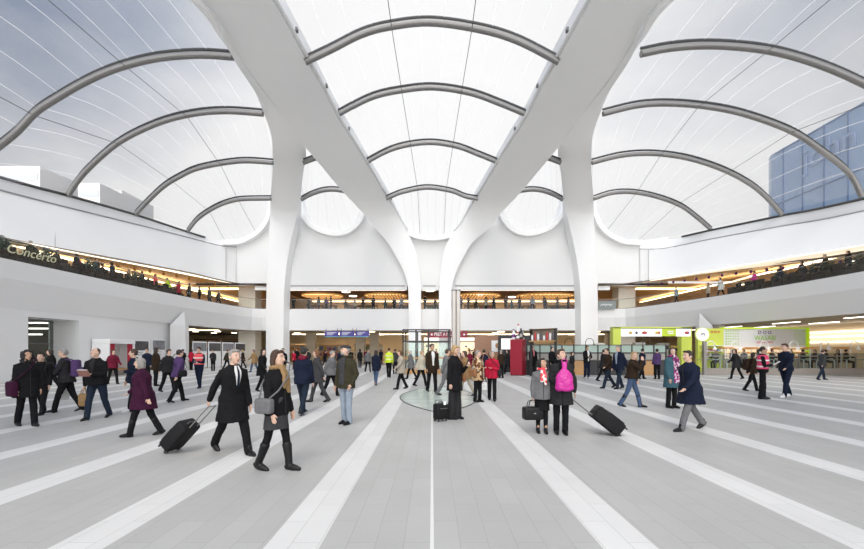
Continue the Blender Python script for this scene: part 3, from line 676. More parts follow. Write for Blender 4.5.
nums = ['first', 'second', 'third', 'fourth', 'fifth', 'sixth', 'seventh', 'eighth', 'ninth', 'tenth', 'eleventh', 'twelfth', 'thirteenth', 'fourteenth', 'fifteenth', 'sixteenth', 'seventeenth', 'eighteenth', 'nineteenth', 'twentieth', 'twenty-first', 'twenty-second', 'twenty-third', 'twenty-fourth', 'twenty-fifth', 'twenty-sixth', 'twenty-seventh', 'twenty-eighth']
kinds = ['stand', 'walkR', 'standw', 'walkL']
darks = ['black', 'charcoal', 'navy', 'brown', 'black', 'midgrey', 'olive', 'maroon']
# inside the back arcade
xs2 = [297, 304, 318, 334, 344, 352, 365, 368, 381, 428, 436, 458, 463, 474, 478, 489, 545, 560]
for k, x in enumerate(xs2):
    Y = 46.8 + (k * 7 % 5) * 1.3; ct = (darks + ['red', 'grey', 'cream'])[k * 3 % 11]
    crowd(kinds[k % 4], Vector(((x - CX) * Y / F, Y, 0)), (k * 67) % 360, 'small distant person in %s inside the back arcade, %s from the left' % (ADJ[ct], nums[k]), 'people inside the back arcade', ct, 'black', 'dark', .95 + .1 * rr.random())
# balconies
def bal(n, posf, side, grp, cols):
    for k in range(n):
        p, r = posf(k); ct = cols[k % len(cols)]
        crowd(kinds[(k * 3) % 4], p, r, 'person in %s on the %s balcony, %s from %s' % (ADJ[ct], side, nums[k], 'the left' if side == 'back' else 'the camera'), grp, ct, 'black', ('dark', 'black', 'brown', 'grey')[k % 4], .94 + .1 * rr.random())
def lpos(k):
    Y = 20.6 + k * .98; x = np_interp(LPATH, Y) - 1.45 - (k * 5 % 3) * .35; return Vector((x, Y, 6.1)), 70 + (k * 53) % 60 if k % 3 else -90
def np_interp(path, Y):
    for (x0, y0), (x1, y1) in zip(path, path[1:]):
        if Y <= y1: return x0 + (x1 - x0) * (Y - y0) / (y1 - y0)
    return path[-1][0]
bal(24, lpos, 'left', 'people along the left balcony', ['black', 'charcoal', 'black', 'olive', 'navy', 'brown', 'black', 'red', 'navy', 'charcoal', 'black', 'floral', 'brown', 'midgrey', 'coral', 'yellow', 'maroon', 'red'])
def rpos(k):
    Y = (24.2, 25.2, 26.1, 27.0, 28.0, 29.1, 30.3, 31.5, 33, 35.5, 38, 41)[k]; x = np_interp(RPATH, Y) + .8 + (k * 5 % 3) * .5; return Vector((x, Y, 6.1)), -70 - (k * 47) % 50
bal(12, rpos, 'right', 'people along the right balcony', ['black', 'charcoal', 'black', 'olive', 'black', 'charcoal', 'navy', 'charcoal', 'pink', 'white', 'cream', 'paleblue'])
bx_ = [-15.6, -14.6, -13.2, -12.1, -11.4, -10.2, -9.0, -7.9, -6.6, -5.5, -4.4, -3.5, -.8, .4, 2.4, 3.3, 4.1, 5.2, 6.3, 7.1, 8.3, 9.4, 10.2, 11.5, 12.6, 13.4, 14.6, 15.6]
bal(28, lambda k: (Vector((bx_[k], 47.3 + (k * 7 % 4) * .8, 6.1)), (k * 71) % 360), 'back', 'people along the back balcony', ['black', 'charcoal', 'grey', 'purple', 'black', 'brown', 'cream', 'navy', 'black', 'teal', 'charcoal', 'paleblue'])
# low armchairs and cafe tables along the left rail
def armchair(p, rz, label):
    t = thing('armchair', label, 'armchair', p, rz, 'dark armchairs along the left balcony')
    MB().bx(-.36, .36, -.34, .36, .12, .44).build('seat', C['brown'], t, bevel=.04); MB().bx(-.36, .36, .24, .42, .40, 1.0).build('backrest', C['brown'], t, bevel=.05)
    for s_ in (-1, 1): MB().bx(s_ * .36 - .08, s_ * .36 + .08, -.32, .36, .12, .64).build('armrest', C['brown'], t, bevel=.03)
    for a_ in (-.3, .3):
        for b_ in (-.28, .3): MB().bx(a_ - .03, a_ + .03, b_ - .03, b_ + .03, 0, .13).build('leg', WOOD, t)
    return t
a0 = None
for k in range(14):
    Y = 20.9 + k * 1.05; p = Vector((np_interp(LPATH, Y) - .75, Y, 6.1)); lab = 'dark brown armchair against the left balcony glass, %s from the camera' % nums[k]
    if a0 is None: a0 = armchair(p, PI / 2 + .2, lab)
    else: copy_tree(a0, lab, p, PI / 2 + (.5 - (k % 3) * .4))
for k in range(20):
    Y = 22 + k * 1.0; ct = darks[(k * 3) % 8]
    crowd(('sit', 'sitw', 'stand')[k % 3], Vector((np_interp(LPATH, Y) - 2.6 - (k % 4) * .5, Y, 6.1)), 40 + (k * 71) % 100, 'person in %s in the rear row of the left balcony, %s from the camera' % (ADJ[ct], nums[k]), 'rear row on the left balcony', ct, 'black', 'dark')
for k in range(12):
    Y = 23.2 + k * 1.0; copy_tree(a0, 'dark brown armchair against the right balcony glass, %s from the camera' % nums[k], Vector((np_interp(RPATH, Y) + .75, Y, 6.1)), -PI / 2 + (.5 - (k % 3) * .4))['group'] = 'dark armchairs along the right balcony'
def shrub(p, label):
    t = thing('potted_shrub', label, 'plant', p, 0, 'dark shrubs on the balconies')
    MB().lathe((0, 0, 0), [(.2, 0), (.26, .42), (.23, .42), (.2, .38)], 14).build('pot', C['charcoal'], t)
    MB().tube([(0, 0, .35), (.02, .01, .8)], .03, 6).build('stem', WOOD, t)
    m = MB(); q = random.Random(4)
    for i in range(420):
        v = Vector((q.gauss(0, 1), q.gauss(0, 1), q.gauss(0, 1))).normalized() * q.uniform(.2, .46); c = Vector((v.x, v.y, v.z * 1.15 + 1.0)); a = Vector((q.uniform(-1, 1), q.uniform(-1, 1), q.uniform(-1, 1))).normalized() * .07; b = a.cross(v).normalized() * .035
        m.add([c - a, c + b, c + a, c - b], [(0, 1, 2, 3)])
    m.build('foliage', mat('dark_leaf', (.03, .05, .025), .6), t, fix=False); return t
s0 = shrub(Vector((np_interp(LPATH, 21.6) - 1.2, 21.6, 6.1)), 'dark potted shrub on the left balcony, nearest the camera')
for Y, nn in ((24.3, 'second'), (27.2, 'third'), (31.4, 'fourth')): copy_tree(s0, 'dark potted shrub on the left balcony, %s from the camera' % nn, Vector((np_interp(LPATH, Y) - 1.25, Y, 6.1)))
for Y, nn in ((25.4, 'first'), (27.4, 'second'), (28.2, 'third'), (30.9, 'fourth')): copy_tree(s0, 'dark potted shrub on the right balcony, %s from the camera' % nn, Vector((np_interp(RPATH, Y) + 1.3, Y, 6.1)))
# seated diners behind the glass screen, each on a stool
def stool(p, label):
    t = thing('bar_stool', label, 'stool', p, 0, 'stools at the high tables')
    MB().cyl(0, 0, .74, .78, .19, 16).build('seat', WOOD, t); MB().cyl(0, 0, .03, .74, .03, 8).build('post', BRUSH, t); MB().cyl(0, 0, 0, .03, .18, 16).build('base', BRUSH, t)
    return t
st0 = None
dx = [(716, -60), (732, 70), (744, -70), (758, 60), (772, 20), (791, -60), (803, 70), (815, -75), (826, 60), (838, -60), (846, 65)]
for k, (x, r) in enumerate(dx):
    Y = YK + 1.5 + (k % 2) * .35; p = Vector(((x - CX) * Y / F, Y, 0)); ct = darks[k % 6]
    d = crowd(('sit', 'sitw')[k % 2], p + Vector((0, 0, .33)), r, 'seated diner in %s behind the glass screen, %s from the left' % (ADJ[ct], nums[k]), 'diners at the high tables', ct, 'black', ('dark', 'black', 'brown')[k % 3])
    lab = 'round bar stool under the %s diner from the left' % nums[k]
    if st0 is None: st0 = stool(p, lab)
    else: copy_tree(st0, lab, p)
bpy.context.view_layer.update()

bpy.data.objects.remove(TOB[0]); bpy.data.batch_remove(TMESH); bpy.data.scenes.remove(TMP)
# ============================================================ camera, sky
cam = bpy.data.objects.new('camera', bpy.data.cameras.new('camera')); COL.objects.link(cam)
cam.location = (0, 0, EYE); cam.rotation_euler = (PI / 2, 0, 0)
cam.data.lens = F / 864 * 36; cam.data.sensor_width = 36; cam.data.shift_y = (HY - 274.5) / 864
cam.data.clip_end = 500; S.camera = cam

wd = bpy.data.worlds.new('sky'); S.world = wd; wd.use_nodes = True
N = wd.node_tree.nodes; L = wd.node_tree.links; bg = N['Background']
tc = N.new('ShaderNodeTexCoord'); sp = N.new('ShaderNodeSeparateXYZ'); L.new(tc.outputs['Generated'], sp.inputs[0])
def mth(op, a, b=None, clamp=False):
    n = N.new('ShaderNodeMath'); n.operation = op; n.use_clamp = clamp
    for i, v in enumerate((a, b)):
        if v is None: continue
        if isinstance(v, (int, float)): n.inputs[i].default_value = v
        else: L.new(v, n.inputs[i])
    return n.outputs[0]
ax = mth('ABSOLUTE', sp.outputs[0])
side = mth('MULTIPLY', ax, mth('MAXIMUM', sp.outputs[2], 0.0))
mp = N.new('ShaderNodeMapping'); mp.inputs['Scale'].default_value = (1.6, 1.6, 3.2); L.new(tc.outputs['Generated'], mp.inputs[0])
nz = N.new('ShaderNodeTexNoise'); nz.inputs['Scale'].default_value = 1.5; nz.inputs['Detail'].default_value = 5; L.new(mp.outputs[0], nz.inputs['Vector'])
cl = mth('MULTIPLY', mth('SUBTRACT', nz.outputs['Fac'], 0.47), 1.5)
f = mth('ADD', mth('MULTIPLY', mth('SUBTRACT', side, 0.165), 5.4), cl, True)
f = mth('MAXIMUM', f, 0.0)
# the open blue part of the sky lies to the left, thinner cloud to the right
lf = mth('MULTIPLY', mth('GREATER_THAN', 0.0, sp.outputs[0]), 0.25)
f = mth('MULTIPLY', f, mth('ADD', lf, 0.75), True)
mx = N.new('ShaderNodeMix'); mx.data_type = 'RGBA'
mx.inputs['A'].default_value = (0.925, 0.92, 0.915, 1); mx.inputs['B'].default_value = (0.13, 0.20, 0.34, 1)
L.new(f, mx.inputs['Factor']); L.new(mx.outputs['Result'], bg.inputs['Color'])
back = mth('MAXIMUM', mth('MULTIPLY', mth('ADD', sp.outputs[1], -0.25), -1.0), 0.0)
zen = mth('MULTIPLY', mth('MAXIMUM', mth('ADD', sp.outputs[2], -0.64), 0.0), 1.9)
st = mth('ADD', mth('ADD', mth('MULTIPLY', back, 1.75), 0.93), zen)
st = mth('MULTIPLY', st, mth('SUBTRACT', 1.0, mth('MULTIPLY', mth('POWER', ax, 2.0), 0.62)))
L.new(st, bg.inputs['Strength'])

S.view_settings.view_transform = 'Standard'; S.view_settings.look = 'None'
S.view_settings.exposure = 0.25; S.view_settings.gamma = 1.0; S.view_settings.use_curve_mapping = False
S.cycles.max_bounces = 10; S.cycles.diffuse_bounces = 5; S.cycles.transparent_max_bounces = 24
S.cycles.use_denoising = True
S.cycles.sample_clamp_indirect = 6.0

sd = bpy.data.lights.new('sun', 'SUN'); sd.energy = 0.75; sd.angle = math.radians(25); sd.color = (1, 0.96, 0.90)
so = bpy.data.objects.new('sun', sd); COL.objects.link(so); so.rotation_euler = (math.radians(38), 0, math.radians(-6)); so.location = (0, -20, 40)

# ============================================================ floor with inlaid light stripes
def floor_material(name, c1, c2, cm):
    m = bpy.data.materials.new(name); m.use_nodes = True
    nt = m.node_tree; n = nt.nodes; l = nt.links; b = n['Principled BSDF']
    t = n.new('ShaderNodeTexCoord'); mpg = n.new('ShaderNodeMapping'); mpg.inputs['Rotation'].default_value = (0, 0, PI / 2)
    l.new(t.outputs['Object'], mpg.inputs[0])
    br = n.new('ShaderNodeTexBrick'); br.inputs['Scale'].default_value = 1.0
    br.inputs['Brick Width'].default_value = 0.9; br.inputs['Row Height'].default_value = 0.24
    br.inputs['Mortar Size'].default_value = 0.005; br.inputs['Mortar Smooth'].default_value = 0.3
    br.inputs['Color1'].default_value = c1 + (1,); br.inputs['Color2'].default_value = c2 + (1,); br.inputs['Mortar'].default_value = cm + (1,)
    l.new(mpg.outputs[0], br.inputs['Vector'])
    a = n.new('ShaderNodeTexNoise'); a.inputs['Scale'].default_value = 0.9; a.inputs['Detail'].default_value = 8
    l.new(t.outputs['Object'], a.inputs['Vector'])
    mr = n.new('ShaderNodeMapRange'); mr.inputs['To Min'].default_value = 0.88; mr.inputs['To Max'].default_value = 1.10
    l.new(a.outputs['Fac'], mr.inputs['Value'])
    v = n.new('ShaderNodeVectorMath'); v.operation = 'SCALE'
    l.new(br.outputs['Color'], v.inputs[0]); l.new(mr.outputs['Result'], v.inputs['Scale'])
    g = n.new('ShaderNodeTexNoise'); g.inputs['Scale'].default_value = 60; g.inputs['Detail'].default_value = 3
    l.new(t.outputs['Object'], g.inputs['Vector'])
    gr = n.new('ShaderNodeMapRange'); gr.inputs['To Min'].default_value = 0.92; gr.inputs['To Max'].default_value = 1.08
    l.new(g.outputs['Fac'], gr.inputs['Value'])
    v2 = n.new('ShaderNodeVectorMath'); v2.operation = 'SCALE'
    l.new(v.outputs[0], v2.inputs[0]); l.new(gr.outputs['Result'], v2.inputs['Scale'])
    l.new(v2.outputs[0], b.inputs['Base Color'])
    b.inputs['Roughness'].default_value = 0.5; b.inputs['Specular IOR Level'].default_value = 0.35
    return m
FLG = floor_material('grey_granite_pavers', (0.39, 0.385, 0.375), (0.415, 0.41, 0.40), (0.34, 0.335, 0.325))
FLL = floor_material('pale_granite_strip', (0.60, 0.595, 0.585), (0.64, 0.635, 0.625), (0.50, 0.495, 0.485))
cs = [-0.706, -1.792, -2.92, -4.07] + [-4.07 - 1.2 * k for k in range(1, 17)] + [1.006, 2.265, 3.43, 4.60] + [4.60 + 1.2 * k for k in range(1, 17)]
edges = [(-42, 0)]
fl = MB(); fl.use(FLG); fl.use(FLL)
xs = []
for c in sorted(cs):
    x = c * EYE - 0.008; xs.append((x - 0.23, x + 0.23))
cur = -42.0
def fstrip(m, x0, x1): fl.use(m).add([(x0, -14, 0), (x1, -14, 0), (x1, 64, 0), (x0, 64, 0)], [(0, 1, 2, 3)])
CL = mat('pale_joint', (0.66, 0.66, 0.64), 0.5)
for a, b in xs:
    if cur < 0 < a:
        fstrip(FLG, cur, -0.016); fstrip(CL, -0.016, 0.016); cur = 0.016
    fstrip(FLG, cur, a); fstrip(FLL, a, b); cur = b
fstrip(FLG, cur, 46)
struct(fl, 'floor')
gb = MB(); gb.bx(-200, 200, 64.2, 300, -0.3, -0.02); struct(gb, 'floor_outside', mat('asphalt', (0.2, 0.2, 0.2), 0.9))

# glass floor light, a pointed oval set in the paving
t = thing('floor_light_panel', 'pale glass floor panel with dark bars set flush in the paving behind the black trolley case', 'floor panel', (0.25, 15.0, 0))
out = []
for k in range(25): u = k / 24; out.append(Vector((-1.35 * math.sin(PI * u) ** 0.8, -4.0 + 8 * u, 0)))
for k in range(1, 24): u = 1 - k / 24; out.append(Vector((1.35 * math.sin(PI * u) ** 0.8, -4.0 + 8 * u, 0)))
m = MB(); m.grid([[p + Vector((0, 0, .002)) for p in out], [p + Vector((0, 0, .010)) for p in out]], True, True)
m.build('glass_pane', mat('frosted_floor_glass', (0.50, 0.57, 0.53), 0.2, var=.05), t)
m = MB(); m.grid([[p * 1.0 + Vector((0, 0, .001)) for p in out], [p * 1.0 + Vector((0, 0, .016)) for p in out], [Vector((p.x * 1.03, p.y * 1.012, .016)) for p in out], [Vector((p.x * 1.03, p.y * 1.012, .001)) for p in out]], True)
m.build('rim', STEEL_D, t)
m = MB()
for k in range(7):
    y = -3 + k * 1.0; w = 1.33 * math.sin(PI * (y + 4) / 8) ** 0.8
    m.bx(-w, w, y - .02, y + .02, .0095, .0145)
m.build('glazing_bar', mat('bar_grey', (.25, .28, .27), .5), t)

# ============================================================ roof ribs (branching columns)
def mir(p): return Vector((-p.x, p.y, p.z))
def mpx(x, y): return (860 - x, y) if y > 232 else (864 - x, y)
INNER = [  # left edge px, right edge px, depth
    ((408.5, 350 + 693 / 45.2), (421, 350 + 693 / 45.2), 45.2, 45.2),
    ((408.5, 300), (421, 300), 45.2, 45.2),
    ((407.5, 285), (420.5, 285), 45.2, 45.2),
    ((404, 272), (419, 270), 45.2, 45.2),
    ((396, 256), (416.5, 254), 45.1, 45.1),
    ((388, 243), (411, 239), 45.0, 45.0),
    ((376, 229), (403, 225), 44.7, 44.6),
    ((361, 211), (394, 209), 43.8, 43.6),
    ((344, 193), (384, 193), 41.0, 41.0),
    ((322, 167), (367, 165), 35, 35),
    ((303, 144), (354, 144), 31.6, 31.6),
    ((285, 119), (338, 119), 28.5, 28.5),
    ((265, 92), (323, 90), 25, 25),
    ((240, 58), (306, 60), 22, 22),
    ((207, 5), (275, 5), 18.3, 18.3)]
EXT = [(-11.0, -7.1, 15.0, 16.3), (-12.3, -7.5, 10.0, 15.4), (-13.5, -7.9, 5.0, 14.2), (-14.6, -8.3, 0.0, 12.8), (-15.6, -8.7, -5.0, 11.2), (-16.6, -9.1, -10.0, 9.4)]
def rail_inner(right):
    Lp = []; Rp = []
    for a, b, ya, yb in INNER:
        if right: a = mpx(*a); b = mpx(*b)
        Lp.append(W(a[0], a[1], ya)); Rp.append(W(b[0], b[1], yb))
    s = -1 if right else 1
    for xl, xr, y, z in EXT:
        Lp.append(Vector((s * xl, y, z))); Rp.append(Vector((s * xr, y, z)))
    Lp[0].z = Rp[0].z = 0.0
    return Lp, Rp
def dense(pts, k=4):
    out = []
    for i in range(len(pts) - 1):
        p0 = pts[max(i - 1, 0)]; p1 = pts[i]; p2 = pts[i + 1]; p3 = pts[min(i + 2, len(pts) - 1)]
        for j in range(k):
            t = j / k
            out.append(0.5 * ((2 * p1) + (p2 - p0) * t + (2 * p0 - 5 * p1 + 4 * p2 - p3) * t * t + (3 * p1 - p0 - 3 * p2 + p3) * t ** 3))
    out.append(pts[-1]); return out
def loft_beam(Lp, Rp, depth, belly=0.0, m=None):
    m = m or MB()
    Lp = dense(Lp); Rp = dense(Rp); rows = []
    for i in range(len(Lp)):
        a, b = Lp[i], Rp[i]
        t = ((Lp[min(i + 1, len(Lp) - 1)] + Rp[min(i + 1, len(Lp) - 1)]) - (Lp[max(i - 1, 0)] + Rp[max(i - 1, 0)])).normalized()
        w = (b - a).normalized(); n = t.cross(w)
        if n.y < 0 and abs(n.y) > abs(n.z): n = -n
        if n.z < 0 and abs(n.z) >= abs(n.y): n = -n
        n.normalize()
        c = (a + b) / 2 - n * belly
        rows.append([a, c, b, b + n * depth, a + n * depth])
    m.grid(rows, True, True); return m

OUTL = [((266, 350 + 693 / 45.6), 45.6), ((266, 330), 45.6), ((266.5, 285), 45.6), ((268.5, 250), 45.4), ((270, 215), 44.5), ((270.5, 197), 42.0), ((272.5, 175), 38), ((273, 160), 35.4), ((271.5, 137), 32),
        ((263, 111), 28.6), ((249, 80), 24.6), ((233, 56), 22.0), ((217, 34), 20.0), ((195, 5), 18.0)]
OUTR = [((283.5, 350 + 693 / 45.0), 45.0), ((283.5, 330), 45.0), ((284.5, 285), 45.0), ((289, 250), 44.9), ((297, 215), 44.0), ((300.5, 197), 42.0), ((303, 175), 38.6), ((306, 155), 35.0), ((303, 144), 31.7),
        ((285, 119), 28.5), ((257, 83), 24.3), ((240, 58), 22.0), ((226, 35), 20.3), ((207, 5), 18.3)]
EXO = [(-12.0, -11.0, 15.0, 16.9), (-13.4, -12.3, 10, 16.0), (-14.7, -13.5, 5, 14.8), (-15.9, -14.6, 0, 13.4), (-17, -15.6, -5, 11.8), (-18, -16.6, -10, 10)]
def rail_outer(right):
    Lp = []; Rp = []
    for (a, ya), (b, yb) in zip(OUTL, OUTR):
        if right: a = (864 - a[0], a[1]); b = (864 - b[0] + (0.5 if b[1] > 250 else 0), b[1])
        Lp.append(W(a[0], a[1], ya)); Rp.append(W(b[0], b[1], yb))
    s = -1 if right else 1
    for xl, xr, y, z in EXO:
        Lp.append(Vector((s * xl, y, z))); Rp.append(Vector((s * xr, y, z - 0.5)))
    Lp[0].z = Rp[0].z = 0
    return Lp, Rp
RIBS = {}
for right in (False, True):
    sd_ = 'right' if right else 'left'
    t = thing('branching_rib', 'white roof rib sweeping up the %s from its outer and inner wall columns to overhead' % sd_, 'roof rib')
    Lp, Rp = rail_inner(right); RIBS[sd_] = (Lp, Rp)
    loft_beam(Lp, Rp, 1.0, 0.12).build('inner_arm', WHITE2, t, smooth=True)
    Lo, Ro = rail_outer(right)
    loft_beam(Lo, Ro, 1.1, 0.25).build('outer_arm', WHITE2, t, smooth=True)
    # thin gutter line along the inner edge
    m = MB(); q = dense(Rp)[22:]
    s = -1 if right else 1
    m.tube([p + Vector((s * 0.10, 0, 0.12)) for p in q], 0.09, 6)
    m.build('gutter_edge', mat('pale_gutter', (.72, .72, .72), .5), t, smooth=True)
    # small dark fittings on the gutter
    for k in range(8, len(q) - 20, 6):
        MB().box(q[k] + Vector((s * 0.22, 0, 0.25)), (0.10, 0.22, 0.16)).build('fitting', mat('fitting_dark', (.12, .12, .12), .5), t)

# ============================================================ back wall with scooped top
PROF = [(196, 236.5), (210, 239), (225, 240.5), (240, 240), (250, 236), (258, 230.5), (264, 223), (268, 212), (270, 200), (272, 181), (300.5, 181), (302, 195), (305, 208), (310, 219), (317, 226), (326, 230), (336, 232), (346, 230.5), (353, 226),
        (358, 220), (361, 212), (364, 206), (392, 206), (400, 218), (405, 227), (412, 232.5), (421, 235.5), (432, 236.5)]
PROF = PROF + [(864 - x, y) for x, y in reversed(PROF[:-1])]
YB = 46.0
m = MB()
top = [W(x, y, YB) for x, y in PROF]; zb = EYE + (HY - 285.5) * YB / F
for dy, flip in ((0, False), (0.6, True)):
    vs = []; fs = []
    for p in top: vs += [(p.x, YB + dy, p.z), (p.x, YB + dy, zb)]
    for i in range(len(top) - 1): fs.append((2 * i, 2 * i + 2, 2 * i + 3, 2 * i + 1))
    m.add(vs, fs)
m.add([(top[0].x, YB, zb), (top[-1].x, YB, zb), (top[-1].x, YB + .6, zb), (top[0].x, YB + .6, zb)], [(0, 1, 2, 3)])
struct(m, 'wall_back', WHITE)
# shadow groove line above the balcony
m = MB()
for x0, x1 in ((286, 405), (423, 436), (455, 582)):
    a = W(x0, 286, YB); b = W(x1, 286, YB); m.bx(a.x, b.x, YB - .02, YB, a.z - .05, a.z + .05)
struct(m, 'trim_1', JOINT)

def rim(pts, d, h, name, n0=None):
    """chunky lip: box section swept along pts; d towards the room, h away from the opening"""
    m = MB(); pts = dense([Vector(p) for p in pts], 3); rows = []
    for i, p in enumerate(pts):
        t = pts[min(i + 1, len(pts) - 1)] - pts[max(i - 1, 0)]; t.y = 0
        if t.length < 1e-6: t = Vector((1, 0, 0))
        t.normalize(); n = Vector((t.z, 0, -t.x))   # right-hand normal of a left-to-right run points down
        rows.append([p + Vector((0, -d * .7, 0)), p + Vector((0, -d, 0)) + n * h * .25, p + Vector((0, -d, 0)) + n * h, p + Vector((0, .3, 0)) + n * h, p + Vector((0, .6, 0))])
    m.grid(rows, True, True)
    return struct(m, name, WHITE2, smooth=True)
seg = lambda a, b: [W(x, y, YB) for x, y in PROF[a:b]]
i0 = PROF.index((225, 240.5)); i1 = PROF.index((270, 200))
k0 = PROF.index((302, 195)); k1 = PROF.index((361, 212)); c0 = PROF.index((400, 218))
n_ = len(PROF)
rim(seg(i0, i1 + 1), 0.7, 0.62, 'trim_2'); rim(seg(n_ - 1 - i1, n_ - i0), 0.7, 0.62, 'trim_3')
rim(seg(k0, k1 + 1), 0.8, 0.62, 'trim_4'); rim(seg(n_ - 1 - k1, n_ - k0), 0.8, 0.62, 'trim_5')
rim(seg(c0, n_ - c0), 0.8, 0.6, 'trim_6')

# ============================================================ upper side walls
def rows_wall(rows, name, right):
    m = MB(); R = [resample(r, 40) for r in rows]
    m.grid(R)
    o = (1 if right else -1)
    back = [[p + Vector((o * .5, .1, 0)) for p in r] for r in R]
    m.grid(back); m.grid([R[0], back[0]]); m.grid([R[-1], back[-1]])
    return struct(m, name, WHITE, smooth=True)
def P3(*a): return [W(*q) for q in a]
LTOP = [Vector((-24.7, 2, EYE + 7.2)), Vector((-24.7, 12, EYE + 8.4))] + P3((15, 182, 24.9), (68, 196, 28.5), (135, 215, 35), (187, 232, 41.5), (205, 237.5, 44.3), (222, 240.3, 45.6), (236, 240.5, 46))
LLIP = [Vector((-24.55, 2, EYE + 6.6)), Vector((-24.55, 12, EYE + 7.75))] + P3((15, 194, 24.75), (68, 207.5, 28.3), (135, 224, 34.8), (187, 237, 41.2), (205, 242, 44), (222, 246, 45.5), (236, 247, 45.95))
LBOT = [Vector((-22.3, 2, EYE + 4.6)), Vector((-22.4, 12, EYE + 5.2))] + P3((15, 241, 22.7), (68, 250.5, 26.2), (135, 262.5, 32.2), (190, 273, 39.4), (215, 279, 43), (236, 283.4, 45.9))
rows_wall([LTOP, LLIP], 'trim_7', False)
rows_wall([[p + Vector((.12, -.02, 0)) for p in LLIP][0:0] or LLIP, LBOT], 'wall_left', False)
RTOP = [Vector((29.6, 2, EYE + 7.2)), Vector((29.5, 14, EYE + 8.6))] + P3((849, 202.5, 29.2), (782, 216, 35), (711, 230.5, 41.3), (682, 237, 44.3), (662, 240.5, 45.6), (640, 241, 46))
RLIP = [Vector((29.4, 2, EYE + 6.6)), Vector((29.3, 14, EYE + 8.0))] + P3((849, 214, 29), (782, 226, 34.7), (711, 239, 41), (682, 245, 44), (662, 248.7, 45.4), (640, 249, 45.9))
RBOT = [Vector((26.2, 2, EYE + 4.6)), Vector((26.1, 14, EYE + 5.3))] + P3((849, 254.3, 26.2), (782, 262.4, 31), (749, 266.4, 34), (711, 271.8, 37.8), (680, 276.4, 41.4), (655, 280, 44.6), (640, 281.8, 45.9))
rows_wall([RTOP, RLIP], 'trim_8', True)
rows_wall([RLIP, RBOT], 'wall_right', True)
# dark shadow-gap / gutter lines on the edges
def line_tube(pts, r, m_, name, off=(0, 0, 0)):
    m = MB(); m.tube([p + Vector(off) for p in resample(pts, 60)], r, 6); return struct(m, name, m_, smooth=True)
line_tube(LTOP[:-2], .10, STEEL_D, 'trim_9', (0, 0, .03)); line_tube(RTOP[:-2], .10, STEEL_D, 'trim_10', (0, 0, .03))
line_tube(LLIP, .05, JOINT, 'trim_11', (.03, 0, 0)); line_tube(RLIP, .05, JOINT, 'trim_12', (-.03, 0, 0))
line_tube(LBOT + P3((250, 285, 45.95), (268, 286, 45.9)), .07, mat('brown_trim', (.16, .12, .09), .5), 'trim_13', (.05, -.02, 0)); line_tube(RBOT + P3((620, 284.5, 45.95), (598, 285.5, 45.9)), .07, MATS['brown_trim'], 'trim_14', (-.05, -.02, 0))
# glowing cove strips tucked under the upper wall
for pts, nm, o in ((LBOT, 'left', -1), (RBOT, 'right', 1)):
    q = resample(pts, 40); m = MB()
    m.grid([[p + Vector((o * .5, .1, .0)) for p in q], [p + Vector((o * .58, .1, .0)) for p in q], [p + Vector((o * .58, .1, .05)) for p in q], [p + Vector((o * .5, .1, .05)) for p in q]], True, True)
    tag(m.build('cove_light', lamp('cove_lamp', (1, .85, .62), .7)), 'long glowing strip light tucked under the %s upper wall' % nm, 'light')

# ============================================================ balcony bands (fascias)
ZT, ZC, ZB = 6.15, 5.2, 3.80
def band(path, name, side):
    """path of (x,y) going away from camera; side -1 left wall, +1 right, 0 back"""
    m = MB(); pts = resample([Vector((x, y, 0)) for x, y in path], 48); rows = []
    for i, p in enumerate(pts):
        t = (pts[min(i + 1, len(pts) - 1)] - pts[max(i - 1, 0)]).normalized()
        n = Vector((t.y, -t.x, 0))
        if side == 1: n = -n
        q = lambda d, z: p + n * d + Vector((0, 0, z))
        rows.append([q(0, ZT), q(.0, ZC), q(-.32, ZB), q(-.75, ZB), q(-.75, ZT)])
    m.grid(rows, True, True); return struct(m, name, WHITE)
band(LPATH, 'trim_15', -1); band(RPATH, 'trim_16', 1)
m = MB(); m.bx(-17.7, 18.0, YB, YB + .6, ZB, ZT); struct(m, 'trim_17', WHITE)
# V-shaped folds at the rib feet
m = MB()
for x0, x1, tip, ys in ((266, 284, 298, 45.0), (580, 598, 298, 45.0)):
    pass
# ground floor side walls
m = MB(); m.bx(-21.9, -21.35, 0, 22.2, 0, ZB + .02)
m.bx(-21.9, -21.35, 25.4, 35.6, 0, ZB + .02); m.bx(-21.9, -21.35, 22.2, 25.4, 3.42, ZB + .02)
# folded pier with pointed top
def pier(m, xw, y0, y1, sgn, zt=4.9):
    b = [(xw, y0, 0), (xw + sgn * .55, (y0 + y1) / 2, 0), (xw, y1, 0)]
    t_ = [(xw, y0, 3.65), (xw + sgn * .42, (y0 + y1) / 2, 3.65), (xw, y1, 3.65)]
    ap = (xw + sgn * .25, (y0 + y1) / 2 + .2, zt)
    m.add(b + t_ + [ap], [(0, 1, 4, 3), (1, 2, 5, 4), (3, 4, 6), (4, 5, 6), (0, 2, 1), (0, 3, 6, 5, 2)])
pier(m, -20.95, 33.6, 36.2, 1)
struct(m, 'wall_left_lower', WHITE)
m = MB(); m.bx(-23.2, -21.9, 22.1, 22.2, 0, 3.5); m.bx(-23.2, -21.9, 25.4, 25.5, 0, 3.5); m.bx(-23.2, -21.9, 22.2, 25.4, 3.42, 3.5)
struct(m, 'trim_18', WHITE)
m = MB(); m.bx(24.6, 25.1, 36.0, 36.7, 0, ZB); pier(m, 23.6, 35.3, 37.6, -1); struct(m, 'wall_right_lower', WHITE)
